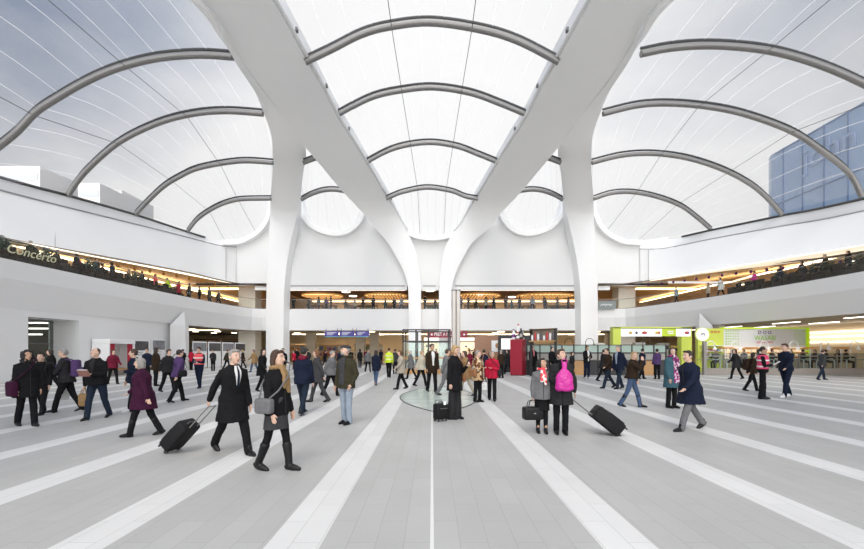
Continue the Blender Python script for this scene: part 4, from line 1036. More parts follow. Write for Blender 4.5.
# thin panel joint lines on the plaster
m = MB()
for p, q in ((LLIP[2].lerp(LLIP[3], .75), None),): pass
def joint(a, b, w=.03):
    a, b = Vector(a), Vector(b); m.tube([a, b], w, 4)
joint(W(226, 248, 45.55), W(226, 281, 44.6)); joint(W(55, 206, 27.45), W(55, 247.5, 25.3)); joint(W(648.5, 250, 45.7), W(648.5, 280, 44.9))
struct(m, 'trim_19', JOINT)

# ============================================================ structure behind: slabs, ceilings, outer walls
m = MB()
m.bx(-40, -21.7, -2, 62, 5.9, 6.1); m.bx(25.3, 46, -2, 62, 5.9, 6.1); m.bx(-21.7, 25.3, YB + .6, 62, 5.9, 6.1)
struct(m, 'floor_upper', mat('upper_floor', (.35, .30, .24), .6))
m = MB()
m.bx(-40, -21.9, -2, 62, 3.82, 3.95); m.bx(25.4, 46, -2, 62, 3.82, 3.95); m.bx(-21.9, 25.4, YB + .6, 62, 3.82, 3.95)
struct(m, 'ceiling_lower', mat('lower_ceiling', (.42, .36, .28), .7))
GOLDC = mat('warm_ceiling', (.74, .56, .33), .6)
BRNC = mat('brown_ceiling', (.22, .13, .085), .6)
m = MB()
m.bx(-40, -24.9, -2, YB, 9.3, 9.5); m.bx(29.8, 46, -2, YB, 9.3, 9.5)
q = resample(LBOT, 30)
m.grid([[p + Vector((-.5, .1, .1)) for p in q], [Vector((-30, p.y + .5, max(p.z + .1, 8.8))) for p in q]])
q = resample(RBOT, 30)
m.grid([[p + Vector((.5, .1, .1)) for p in q], [Vector((34, p.y + .5, max(p.z + .1, 8.8))) for p in q]])
struct(m, 'ceiling_side', GOLDC)
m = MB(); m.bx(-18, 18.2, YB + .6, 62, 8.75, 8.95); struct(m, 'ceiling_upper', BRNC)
m = MB(); m.bx(-40, -18, YB, 62, 8.75, 8.95); m.bx(18.2, 46, YB, 62, 8.75, 8.95); struct(m, 'ceiling_corner', GOLDC)
m = MB(); m.bx(-40, -39.7, -2, 62, 0, 9.3); struct(m, 'wall_outer_left', BEIGE)
m = MB(); m.bx(45.7, 46, -2, 62, 0, 9.3); struct(m, 'wall_outer_right', BEIGE)
m = MB(); m.bx(-40, 46, 62, 62.3, 0, 9.3); struct(m, 'wall_outer_back', BEIGE)
# soffit strip above back balcony, warm
for k, (x0, x1) in enumerate(((286, 405), (422, 436), (454, 580))):
    a = W(x0, 289, YB); b = W(x1, 289, YB)
    m = MB(); m.bx(a.x, b.x, YB + .1, YB + .25, a.z - .16, a.z + .02)
    tag(m.build('cove_light', MATS['cove_lamp']), 'warm strip light above the %s opening of the back balcony' % ('left', 'narrow middle', 'right')[k], 'light')
m = MB()
for x0, x1 in ((284, 407), (420, 439), (451, 584), (598, 610), (255, 266)):
    a = W(x0, 290, YB); b = W(x1, 290, YB); m.bx(a.x, b.x, YB, YB + .6, a.z, zb + .02)
struct(m, 'trim_20', WHITE)

# ============================================================ roof arches and membrane
ARL = [(22, [(-41, 186), (-15, 158), (15, 133.5), (34.7, 113), (55.5, 99), (87, 81), (118, 68), (156, 58.5), (198, 55), (233, 57)]),
       (28.5, [(68, 196), (73, 187.5), (87, 170), (118, 143), (156, 124), (191, 114.5), (225.7, 111.5), (263, 114)]),
       (35, [(135, 215), (146, 203), (163, 187), (180, 176.5), (200, 168), (239.6, 161.5), (273, 163)]),
       (41.5, [(187, 232), (198, 218.6), (215, 207.5), (229, 202), (243, 199.5), (271, 199)])]
ARC = [(22, [(305, 62), (333, 48.6), (360.6, 34.7), (388, 27), (430, 22.6), (480, 29.5), (518, 41), (559, 62)]),
       (28.5, [(337, 115), (353.6, 106), (374.5, 96.5), (399, 91), (432, 87.7), (469.5, 93), (500.7, 104), (527, 115)]),
       (35, [(365, 163), (388, 151), (409, 145), (433, 143), (458, 147), (478, 154.5), (499, 163)]),
       (41.5, [(386, 199), (394, 195.5), (404, 192), (427, 188), (451, 191.3), (466, 197), (478, 199)])]
ARR = [(22, [(641, 54), (674, 47.7), (715, 45.7), (764, 50), (805, 60), (849, 77), (900, 104), (950, 142), (985, 178)]),
       (28.5, [(603, 114), (639, 105.5), (674, 104), (715, 108), (750, 116), (791.5, 131.5), (819, 149), (849, 173), (862, 197)]),
       (35, [(592, 163), (622, 155.7), (653, 154), (687.6, 158.5), (722, 169.5), (750, 184), (768, 199), (783, 216)]),
       (41.5, [(594, 199), (611.5, 193.5), (632, 192.5), (656.5, 197), (680.7, 206), (698, 218.4), (712, 230.5)])]
ATL = [(35, [(303, 163), (322, 157), (350, 156)]), (41.5, [(301, 200), (310, 195), (322, 191), (333, 190), (344, 191.5), (349, 194)])]
ATR = [(Y, [(864 - x, y) for x, y in reversed(p)]) for Y, p in ATL]
names = ['nearest', 'second', 'third', 'farthest']
def arch(pts, label, r=.175):
    t = thing('roof_arch', label, 'roof arch', group='steel arches under the roof film')
    q = resample(pts, 40)
    o = Vector((0, 0, 0))
    m = MB(); m.tube(q, r, 12); m.build('tube', STEEL_G, t, smooth=True)
    m = MB(); m.tube([p + Vector((0, .05, r + .16)) for p in q], .075, 6); m.build('clamp_rail', STEEL_D, t, smooth=True)
    return q
BAYS = {}
for nm, AR, bay in (('left', ARL, 'left'), ('centre', ARC, 'middle'), ('right', ARR, 'right')):
    qs = []
    for k, (Y, px) in enumerate(AR):
        q = arch([W(x, y, Y) for x, y in px], '%s grey tubular arch of the %s roof bay, counting from the camera' % (names[k], bay)); qs.append(q)
    BAYS[nm] = qs
for nm, AR, bay in (('tl', ATL, 'left'), ('tr', ATR, 'right')):
    qs = []
    for k, (Y, px) in enumerate(AR):
        q = arch([W(x, y, Y) for x, y in px], '%s short grey arch seen inside the small teardrop roof opening on the %s' % (('nearer', 'farther')[k], bay), .18); qs.append(q)
    BAYS[nm] = qs
ETFE = sheer('etfe_film', (0.95, 0.97, 1.0), 0.10, 0.1, 0.03, (0.98, 0.98, 0.985))
SEAM = sheer('white_seam', (0.97, 0.97, 0.97), 0.55, 0.3, 0.0)
for _n in SEAM.node_tree.nodes:
    if _n.type == 'MIX_SHADER' and any(l.from_node.type == 'BSDF_TRANSLUCENT' for l in SEAM.node_tree.links if l.to_node == _n): _n.inputs[0].default_value = 0.95
def membrane(key, rimpts, seams, cables, k):
    qs = list(BAYS[key])
    # forward extension over the camera, past the frame
    if key in ('left', 'centre', 'right'):
        ex = []
        for Y, dz in ((2, -2.6), (9, -1.2), (15.5, -.3)):
            sgn = {'left': -1, 'centre': 0, 'right': 1}[key]
            ex.append([Vector((p.x, Y, p.z + dz)) for p in qs[0]])
        qs = ex + qs
    qs.append(resample(rimpts, 40))
    up = Vector((0, 0, .33))
    ncol = 40; rows = []
    # bulge the cushions between arches
    for i in range(len(qs) - 1):
        for s in range(6):
            u = s / 6; b = math.sin(PI * u) * .25 * (1 if i < len(qs) - 2 else .3)
            rows.append([qs[i][j].lerp(qs[i + 1][j], u) + up * (1 if i < len(qs) - 2 else 1 - u) + Vector((0, 0, b * math.sin(PI * j / 39))) for j in range(ncol)])
    rows.append(qs[-1])
    m = MB(); m.grid(rows)
    struct(m, 'ceiling_film_%d' % k, ETFE, smooth=True)
    m = MB()
    for c in range(1, seams):
        j = c * 39 / seams; j0 = int(j); fr = j - j0
        m.tube([r[j0].lerp(r[min(j0 + 1, 39)], fr) for r in rows], .015, 4)
    struct(m, 'trim_seam_%d' % k, SEAM)
    m = MB()
    for fr in cables:
        j = fr * 39; j0 = int(j); ff = j - j0
        m.tube([r[j0].lerp(r[min(j0 + 1, 39)], ff) - Vector((0, 0, .42)) for r in rows[::6]], .018, 4)
    if cables: struct(m, 'trim_cable_%d' % k, STEEL_D)
YR = 46.0
membrane('left', P3((196, 236.5, 43.3), (210, 239, 45.2), (225, 240.5, YR), (240, 240, YR), (250, 236, YR), (262, 226, YR), (268, 212, YR), (270, 200, YR)), 12, (.33, .66), 1)
membrane('centre', P3((400, 218, YR), (405, 227, YR), (412, 232.5, YR), (432, 236.5, YR), (452, 232.5, YR), (459, 227, YR), (464, 218, YR)), 11, (.35, .65), 2)
membrane('right', P3((594, 200, YR), (596, 212, YR), (602, 226, YR), (614, 236, YR), (624, 240, YR), (640, 240.8, YR), (655, 239.5, 45), (668, 237, 43.8)), 12, (.33, .66), 3)
membrane('tl', P3((302, 195, YR), (305, 208, YR), (317, 226, YR), (336, 232, YR), (353, 226, YR), (361, 212, YR), (363, 206, YR)), 8, (), 4)
membrane('tr', P3((501, 206, YR), (503, 212, YR), (511, 226, YR), (528, 232, YR), (547, 226, YR), (559, 208, YR), (562, 195, YR)), 8, (), 5)
# ============================================================ interiors, shops, kiosks, railings
def pbox(m, x0, x1, y0, y1, Y, d, z0=None):
    """box whose front face covers px rect at depth Y, d deep"""
    a = W(x0, y0, Y); b = W(x1, y1, Y)
    m.bx(a.x, b.x, Y, Y + d, a.z, b.z if z0 is None else z0); return m
def part(nm, m_, par, *boxes, **kw):
    m = MB()
    for bb in boxes: pbox(m, *bb)
    return m.build(nm, m_, par, **kw)

# structural columns beside the corners
m = MB()
for X, w in ((-21.0, 1.9), (22.1, 1.9)): m.bx(X - w / 2, X + w / 2, 47.6, 49.3, 0, 9.2)
struct(m, 'wall_pier', mat('cream_pier', (.80, .76, .68), .6))
m = MB()
for x in (360, 374, 585, 612, 310): a = W(x, 350, 52); m.bx(a.x - .55, a.x + .55, 52, 53, 0, 3.9)
struct(m, 'wall_pier_lower', mat('beige_pier', (.58, .50, .38), .6))
# near walls of the side arcades
m = MB(); m.bx(34, 34.3, 14, 62, 0, 3.85); struct(m, 'wall_right_shop', mat('warm_shop_wall', (.70, .56, .38), .7))
for k, z in enumerate((3.15, 2.75, 2.3)):
    m = MB(); m.bx(33.8, 33.95, 18 + k * 2, 44, z, z + .07)
    tag(m.build('strip_lamp', LWHITE), '%s white strip light along the beige wall behind the diners at the far right' % ('top', 'middle', 'lowest')[k], 'light')
m = MB(); m.bx(-30.3, -30, 14, 62, 6.1, 9.3); m.bx(34, 34.3, 10, 62, 6.1, 9.3); struct(m, 'wall_upper_shop', mat('warm_upper_wall', (.66, .50, .32), .7))
m = MB(); m.bx(-30.3, -30, 14, 46, 0, 3.8); struct(m, 'wall_left_shop', mat('dim_shop_wall', (.45, .42, .36), .7))

# railings
def railing(path, label, rs=.03, pane=GLASS):
    t = thing('glass_balustrade', label, 'balustrade')
    pts = resample([Vector((x, y, 0)) for x, y in path], 60)
    m = MB(); m.grid([[p + Vector((0, 0, z)) for p in pts] for z in (6.12, 7.16)]); m.build('glass_panel', pane, t)
    m = MB(); m.tube([p + Vector((0, 0, 7.2)) for p in pts], rs, 6); m.build('handrail', BRUSH, t)
    m = MB(); m.tube([p + Vector((0, 0, 6.17)) for p in pts], .035, 6); m.build('base_channel', STEEL_D, t)
    return t
railing([(x - .12, y) for x, y in LPATH[:-1]] + [(-17.9, 46.15)], 'glass balustrade with dark rail along the left balcony edge')
railing([(x + .12, y) for x, y in RPATH[:-1]] + [(18.3, 46.15)], 'glass balustrade with dark rail along the right balcony edge')
for x0, x1, w_ in ((285, 407, 'left wide'), (420, 439, 'narrow middle'), (451, 583, 'right wide')):
    a = W(x0, 300, 46.2); b = W(x1, 300, 46.2); railing([(a.x, 46.2), ((a.x + b.x) / 2, 46.2), (b.x, 46.2)], 'glass balustrade across the %s opening of the back balcony' % w_)

# cafe name on the left rail
a = W(33, 258.5, 22.1)
tn = thing('cafe_lettering', 'cream script lettering reading Concerto on the left balcony glass', 'sign', (-20.85, 21.9, 6.66))
text_mesh('Concerto', .66, mat('cream_letters', (.60, .58, .38), .5), tn, (0, 0, 0), (PI / 2, 0, PI / 2), .01, shear=.35, wx=1.05)
tn = thing('balcony_banner', 'grey banner with white lettering on the back balcony glass right of the outer column', 'banner', W(607, 305, 45.6))
MB().box((0, 0, 0), (1.9, .04, .85)).build('cloth', mat('banner_grey', (.22, .25, .25), .6), tn)
m = MB(); random.seed(3)
for k in range(5): m.tube([(-.7 + .26 * k, -.04, -.12 + .1 * (k % 2)), (-.6 + .26 * k, -.04, .12), (-.5 + .26 * k, -.04, -.04)], .035, 5)
m.build('white_scrawl', WPANEL, tn)

# gold oval ceiling coffers of the upper floor
for k, (x0, x1) in enumerate(((297, 338), (362, 405), (459, 503), (521, 580))):
    a = W(x0, 295, 52).x; b = W(x1, 295, 52).x; cx_, rx = (a + b) / 2, (b - a) / 2
    t = thing('ceiling_coffer', 'gold oval lattice ceiling light, %s of four above the back balcony' % ('leftmost', 'second from left', 'third from left', 'rightmost')[k], 'ceiling light', (cx_, 54.4, 8.66))
    m = MB(); ring = [Vector((rx * math.cos(2 * PI * i / 32), 2.6 * math.sin(2 * PI * i / 32), 0)) for i in range(33)]
    m.tube(ring, .10, 6); m.build('rim', mat('amber_rim', (.45, .25, .08), .4, emit=(1, .5, .15), estr=.35), t)
    for i in range(-6, 7):
        u = i / 7; w = 2.5 * math.sqrt(1 - u * u)
        MB().bx(rx * u - .07, rx * u + .07, -w, w, -.12, .0).build('slat', LGOLD, t)
    for v in (-.6, -.2, .2, .6):
        w = rx * math.sqrt(1 - v * v) * .98; MB().bx(-w, w, v * 2.6 - .06, v * 2.6 + .06, -.2, -.12).build('cross_slat', WOOD, t)
for k, (x, y, Y) in enumerate(((346, 296, 51), (353, 299.5, 55), (480, 298, 54), (512, 299, 56), (430, 297, 50))):
    p = W(x, y, Y); m = MB(); m.cyl(p.x, p.y, 8.66, 8.74, .5, 20)
    tag(m.build('round_ceiling_lamp', LWHITE), 'round white ceiling lamp over the back balcony, number %s from the left' % ('one', 'two', 'four', 'five', 'three')[k], 'ceiling light')
# strip lamps on the side upper ceilings
def strip(x, y0, y1, z, w, label, m_=LWHITE):
    m = MB(); m.bx(x - w / 2, x + w / 2, y0, y1, z - .05, z); return tag(m.build('strip_lamp', m_), label, 'light', 'strip lamps under the balcony ceilings')
k = 0
for X in (-27.0, -29.0):
    for y in (18, 23, 28, 33, 38, 43): strip(X, y, y + 2.6, 8.35, .16, 'white strip lamp on the gold ceiling of the left balcony')
for X in (28.2, 31):
    for y in (20, 25, 30, 35, 40): strip(X, y, y + 2.4, 8.2, .16, 'white strip lamp on the gold ceiling of the right balcony')
for X in (-17, -12, -7, -2.5, 3, 8, 13, 19, 25):
    for y in (48.5, 53, 57.5):
        m = MB(); m.cyl(X, y, 3.72, 3.80, .42, 12); tag(m.build('downlight', LCREAM), 'round downlight in the low ceiling of the back arcade', 'light', 'downlights in the low back ceiling')
for X in (-27, -24.5):
    for y in (37, 40, 43, 48, 52): m = MB(); m.cyl(X, y, 3.72, 3.80, .3, 12); tag(m.build('downlight', LCREAM), 'round downlight in the low ceiling behind the white hoarding', 'light', 'downlights behind the hoarding')
for X in (28, 31):
    for y in (20, 26, 32, 38, 44): strip(X, y, y + 2.5, 3.83, .14, 'white strip lamp in the low ceiling over the diners')
# added glowing panels that brighten the shops, balconies and arcade
def glow(name, x0, x1, y0, y1, z, m_, label): 
    m = MB(); m.bx(x0, x1, y0, y1, z - .04, z); tag(m.build(name, m_), label, 'ceiling light')
glow('added_light_panel', -27.5, -27.1, 14, 60, 8.5, LWARM, 'long warm panel added to brighten the ceiling of the left balcony')  # added fill light, run along the whole balcony depth
glow('added_light_panel', 29.6, 30.0, 14, 60, 8.5, LWARM, 'long warm panel added to brighten the ceiling of the right balcony')
glow('added_light_panel', -19, 24, 57, 57.8, 3.8, lamp('arcade_fill_light', (1, .82, .58), 7), 'long cream panel added to brighten the rear of the back arcade')  # added fill light for the dim arcade, no fixture of its own
glow('added_light_panel', -29, -23, 45, 45.5, 3.8, LCREAM, 'cream panel added to brighten the space behind the white hoarding')
glow('added_light_panel', -28, -22, 48, 48.8, 8.7, LWARM, 'warm panel added to brighten the left corner of the balcony')  # added fill light for the dark balcony corners
glow('added_light_panel', 23.5, 30, 48, 48.8, 8.7, LWARM, 'warm panel added to brighten the right corner of the balcony')
glow('added_light_panel', -17, 22, 59.6, 60.4, 8.6, LWARM, 'long warm panel added to brighten the rear of the upper back floor')  # added fill light for the dim upper floor

# hanging baubles
def bauble(p, col, label, group):
    t = thing('hanging_bauble', label, 'ornament', p, 0, group)
    MB().ell((0, 0, 0), (.12, .12, .14), 8, 6).build('ball', col, t, smooth=True)
    MB().tube([(0, 0, .18), (0, 0, .5)], .012, 4).build('thread', STEEL_D, t)
    return t
PUR = mat('purple_gloss', (.16, .04, .22), .3); REDB = mat('red_gloss', (.40, .03, .05), .3); AMB = mat('amber_gloss', (.45, .22, .04), .3)
bs = {}
for kk, (col, pts, g, lb) in enumerate(((REDB, [W(x, 291, 46.9) for x in list(range(292, 405, 8)) + list(range(459, 582, 8))], 'red baubles over the back balcony', 'small red bauble hanging over the back balcony opening'),
                      (PUR, [p + Vector((.9, 0, -.34)) for p in resample(RBOT[2:], 15)], 'purple baubles over the right balcony', 'purple bauble hanging over the right balcony'),
                      (AMB, [p + Vector((-.9, 0, -.34)) for p in resample(LBOT[2:], 14)], 'amber baubles over the left balcony', 'amber bauble hanging over the left balcony'))):
    b0 = None
    for p in pts:
        if b0 is None: b0 = bauble(p, col, lb, g)
        else: copy_tree(b0, loc=p)

# shop units along the rear of both floors: back panels with shelves of goods
GOODS = [mat('goods_%d' % i, c, .6, var=.2, scale=3) for i, c in enumerate([(.5, .08, .06), (.75, .72, .66), (.12, .12, .13), (.15, .2, .35), (.6, .42, .1), (.2, .3, .15), (.45, .25, .12), (.3, .1, .25)])]
def shop_unit(x, Y, z, w, h, label, seed, rz=0, back=BEIGE):
    t = thing('shop_shelving', label, 'shelving', (x, Y, z), rz); rr = random.Random(seed)
    MB().bx(-w / 2, w / 2, .25, .35, 0, h).build('back_panel', back, t)
    n = 3
    for k in range(n + 1):
        zz = .1 + k * (h - .3) / n
        MB().bx(-w / 2, w / 2, -.15, .25, zz, zz + .05).build('shelf', WOOD, t)
    for k in range(n):
        zz = .15 + k * (h - .3) / n; xx = -w / 2 + .1
        while xx < w / 2 - .5:
            ww = rr.uniform(.25, .7); hh = rr.uniform(.25, (h - .3) / n - .15)
            MB().bx(xx, xx + ww, -.1, .2, zz, zz + hh).build('goods_box', rr.choice(GOODS), t, bevel=.02); xx += ww + rr.uniform(.05, .35)
    return t
w_at = ['behind the blue signs', 'left of the blue signs', 'beside the far left pier', 'behind the red shop sign', 'right of the steel pole', 'behind the red kiosk', 'behind the wooden shelf display', 'behind the lime menu frame', 'beside the far right pier']
for k, x in enumerate((-8.5, -13.5, -18.5, -.5, 5, 9.5, 14, 19.5, 25.5)):
    shop_unit(x, 56 + (k % 3), 0, 3.8, 2.5, 'lit shop shelving at the rear of the ground floor %s' % w_at[k], 20 + k)
for k, x in enumerate((-15, -9.5, -4, 1, 6.5, 12, 17.5)):
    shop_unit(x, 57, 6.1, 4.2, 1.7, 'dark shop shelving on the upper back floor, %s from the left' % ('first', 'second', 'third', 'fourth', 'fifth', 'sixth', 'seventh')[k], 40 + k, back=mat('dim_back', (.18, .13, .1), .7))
for k, y in enumerate((20, 26, 32, 38, 44)):
    shop_unit(-29.4, y, 6.1, 4.2, 1.6, 'shelving against the rear wall of the left balcony, %s from the camera' % ('first', 'second', 'third', 'fourth', 'fifth')[k], 60 + k, PI / 2, back=BEIGE)
    shop_unit(33.4, y, 6.1, 4.2, 1.1, 'shelving against the rear wall of the right balcony, %s from the camera' % ('first', 'second', 'third', 'fourth', 'fifth')[k], 70 + k, -PI / 2)
for k, x in enumerate((-28, -24.5)):
    shop_unit(x, 52, 0, 3.2, 3.0, 'dark shop shelving behind the white hoarding, %s one' % ('left', 'right')[k], 80 + k, back=DARKC)
# shopfront glow bands
t = thing('lit_shop', 'glowing cream shop front with long white band under the red shop sign', 'shop front', (0, 50, 0))
a = W(424, 341, 50); b = W(508, 337.5, 50)
MB().bx(a.x, b.x, 0, .15, a.z, b.z).build('white_band', lamp('band_glow', (1, .93, .85), .9), t)
MB().bx(a.x, b.x, 1.4, 1.5, .9, a.z - .1).build('lit_display', lamp('display_glow', (1, .72, .42), .75), t)
MB().bx(a.x, b.x, -.2, .5, 0, 1.0).build('counter', mat('brown_counter', (.30, .16, .10), .5), t)
rr = random.Random(5)
for k in range(26):
    x = a.x + .2 + (b.x - a.x - .5) * k / 26; h = rr.uniform(.15, .4); zz = rr.choice((1.0, 1.5, 2.0))
    MB().bx(x, x + .28, .9, 1.2, zz, zz + h).build('goods_box', rr.choice(GOODS), t)

# blue wayfinding signs
BLUE = mat('sign_blue', (.06, .05, .28), .4); 
for k, (x0, x1) in enumerate(((325, 339), (340, 354.5), (355.5, 369.5))):
    a = W(x0, 331.2, 45.9); b = W(x1, 337, 45.9)
    t = thing('hanging_sign', 'blue hanging sign under the white band, %s of three' % ('leftmost', 'middle', 'rightmost')[k], 'sign', ((a.x + b.x) / 2, 45.7, (a.z + b.z) / 2), group='blue hanging signs')
    w = (b.x - a.x) / 2; h = (a.z - b.z) / 2
    MB().bx(-w, w, 0, .1, -h, h).build('panel', BLUE, t)
    MB().bx(-w, w, -.01, .0, -h, -h + .07).build('cyan_edge', mat('cyan_edge', (.15, .45, .6), .4), t)
    for q in range(3):
        MB().bx(-w + .25, w - .25 - .2 * q - .1 * k, -.012, 0, h - .16 - .13 * q, h - .11 - .13 * q).build('white_text_line', WPANEL, t)
    for q in (-1, 1): MB().bx(q * w * .8 - .02, q * w * .8 + .02, .03, .07, h, h + .3).build('hanger', STEEL_D, t)
# red shop sign
a = W(427, 331.3, 44.4); b = W(467.5, 337.6, 44.4)
t = thing('shop_sign', 'dark red shop sign with white letters and stars, crossed by the steel pole', 'sign', ((a.x + b.x) / 2, 44.4, (a.z + b.z) / 2))
w = (b.x - a.x) / 2; h = (a.z - b.z) / 2
for q in (-1, 1): MB().bx(q * w * .9 - .04, q * w * .9 + .04, .02, 1.7, h - .1, h - .02).build('bracket', STEEL_D, t)
MB().bx(-w, w, 0, .12, -h, h).build('panel', mat('sign_red', (.26, .012, .035), .4), t)
text_mesh('PRET A MANGER', .52, WPANEL, t, (.02, -.02, 0), wx=.72)
def star(px_):
    m = MB(); vs = [Vector((.16 * (1 if i % 2 == 0 else .42) * math.sin(PI * i / 5), 0, .16 * (1 if i % 2 == 0 else .42) * math.cos(PI * i / 5))) for i in range(10)]
    m.grid([[v + Vector((px_, -.02, 0)) for v in vs], [v + Vector((px_, 0, 0)) for v in vs]], True, True); m.build('star', WPANEL, t)
star(-w + .5); star(w - .35)

# steel mast
p = W(456, 377, 25.2)
t = thing('steel_mast', 'tall brushed steel mast standing on the floor behind the blonde woman in black', 'pole', (p.x, 25.2, 0))
for s in (-1, 1): MB().bx(s * .13 - .115, s * .13 + .115, -.2, .2, .05, 5.2).build('shaft', BRUSH, t, bevel=.03)
MB().bx(-.02, .02, -.1, .1, .05, 5.15).build('highlight_strip', mat('highlight_pale', (.8, .76, .7), .4), t)  # pale strip puts the central highlight of the steel into colour
MB().cyl(0, 0, 0, .05, .36, 20).build('base_plate', BRUSH, t)
MB().bx(-.27, .27, -.22, .22, 5.2, 5.26).build('cap', STEEL_G, t)

# glass lift enclosure
t = thing('glass_enclosure', 'square glass enclosure with dark steel frame left of the steel mast', 'enclosure', (0, 0, 0))
x0, x1 = W(403, 350, 29).x, W(450, 350, 29).x
for x in (x0, x0 + .9, x0 + 1.75, x1):
    for y in (29, 32): MB().bx(x - .05, x + .05, y - .05, y + .05, 0, 3.02).build('post', STEEL_D, t)
for z in (3.0, 2.2): MB().bx(x0, x1, 28.95, 29.05, z, z + .09).build('rail', STEEL_D, t); MB().bx(x0, x1, 31.95, 32.05, z, z + .09).build('rail', STEEL_D, t)
for x in (x0, x1): MB().bx(x - .04, x + .04, 29, 32, 3.0, 3.09).build('rail', STEEL_D, t)
MB().bx(x0, x1, 28.98, 29.0, .35, 2.2).build('glass_panel', GLASS, t)
MB().bx(x0, x1, 32.0, 32.02, .35, 2.2).build('glass_panel', GLASS, t)
MB().bx(x0, x1, 28.9, 29.1, 0, .35).build('wood_kick', WOOD, t)
MB().bx(x0, x1, 28.92, 29.08, 1.05, 1.15).build('handrail', WOOD, t)

# red kiosk tower
p = W(519, 376.5, 27)
t = thing('red_kiosk', 'tall glossy dark red kiosk block standing right of the woman in the red jacket', 'kiosk', (p.x, 27.3, 0), math.radians(-32))
MB().bx(-.40, .40, -.36, .36, .04, 2.28).build('body', REDP, t, bevel=.01)
MB().bx(-.36, .36, -.33, .33, 0, .04).build('plinth', BLACK, t)
MB().bx(-.43, .43, -.39, .39, 2.28, 2.33).build('top_shelf', mat('top_red', (.4, .03, .05), .3), t)
p0 = Vector(t.location)
R_ = Matrix.Rotation(math.radians(-32), 3, 'Z')
def bottle(dx, dy, h, r, col, cap, label, z=2.33, base=p0, Rm=R_):
    q = base + Rm @ Vector((dx, dy, 0))
    b = thing('display_bottle', label, 'bottle', (q.x, q.y, z))
    MB().lathe((0, 0, 0), [(r * .9, 0), (r, .03), (r, h * .6), (r * .45, h * .75), (r * .4, h * .9)], 12).build('body', col, b, smooth=True)
    MB().cyl(0, 0, h * .9, h, r * .5, 12).build('cap', cap, b)
    MB().cyl(0, 0, h * .2, h * .5, r * 1.02, 12).build('label_band', cap, b)
bottle(-.26, -.1, .68, .13, WPANEL, PUR, 'white display bottle with purple band on the red kiosk, leftmost')
bottle(.0, .05, 1.02, .10, WPANEL, mat('cap_red', (.5, .02, .05), .3), 'tallest white display bottle with red cap on the red kiosk')
bottle(.24, -.12, .74, .13, BLACK, BRUSH, 'black display bottle with steel cap on the red kiosk')
bottle(.08, -.25, .40, .11, BRUSH, WPANEL, 'short silver display bottle at the front of the red kiosk top')
bottle(.26, .2, .6, .10, GOODS[1], BLACK, 'cream display bottle at the back right of the red kiosk top')

# brick-brown stall behind
t = thing('picture_stall', 'brown brick-faced stall with a framed white poster behind the woman in the red jacket', 'stall', W(494, 371, 33) * 1)
t.location.z = 0; q = t.location
MB().bx(-1.5, 1.5, 0, .3, 0, 2.75).build('wall_face', mat('brick_brown', (.34, .19, .12), .7, var=.35, scale=9), t)
MB().bx(-.2, .7, -.05, 0, 1.5, 2.4).build('poster', WPANEL, t)
MB().ell((.25, -.06, 2.0), (.16, .02, .2), 10, 6).build('poster_motif', GOODS[6], t)
MB().bx(-1.5, 1.5, -.35, .05, .95, 1.02).build('ledge', WOOD, t)
t = thing('dark_stall', 'black boxy stall front directly behind the red kiosk', 'stall', (W(512, 370, 31).x, 31, 0))
MB().bx(-1.0, 1.6, 0, .3, 0, 2.75).build('front', BLACK, t); MB().bx(-.9, 1.5, -.25, .05, 1.0, 1.06).build('ledge', WOOD, t)
MB().bx(-.8, .2, -.03, 0, 1.7, 2.5).build('screen', lamp('stall_screen', (.9, .8, .7), .4), t)

# hanging wooden shelf with cups
a = W(529, 341, 26.4); b = W(554.5, 341, 25.2)
t = thing('cup_shelf', 'wooden back-lit shelf of cups and bottles on black posts right of the red kiosk', 'shelf', (a.x, a.y, 0), math.atan2(b.y - a.y, b.x - a.x))
Lw = math.hypot(b.x - a.x, b.y - a.y)
MB().bx(0, Lw, 0, .4, 2.16, 2.24).build('shelf_board', WOOD, t)
MB().bx(0, Lw, .36, .40, 2.24, 2.92).build('back_board', mat('pale_wood', (.45, .36, .27), .5, var=.2), t)
MB().bx(0, Lw, 0, .4, 2.90, 2.96).build('top_board', mat('dark_wood', (.12, .07, .04), .5), t)
for x in (.03, Lw - .03):
    MB().bx(x - .04, x + .04, .1, .3, 0, 2.98).build('post', BLACK, t)
th = t.rotation_euler.z
for k in range(8):
    dx = .14 + k * (Lw - .3) / 7; h = (.34, .5, .42, .56, .3, .5, .44, .52)[k]
    q = Vector((a.x, a.y, 0)) + Matrix.Rotation(th, 3, 'Z') @ Vector((dx, .16, 0))
    c = (WPANEL, mat('cup_red', (.5, .05, .06), .4), WPANEL, GOODS[2])[k % 4]
    b_ = tag(MB().lathe((q.x, q.y, 2.24), [(.055, 0), (.075, h * .7), (.06, h * .8), (.06, h)], 12).build('display_cup', c, smooth=True), '%s display cup on the wooden shelf, %s from the left' % (('white', 'red', 'white', 'black')[k % 4], ('first', 'second', 'third', 'fourth', 'fifth', 'sixth', 'seventh', 'eighth')[k]), 'cup', 'cups on the wooden shelf')

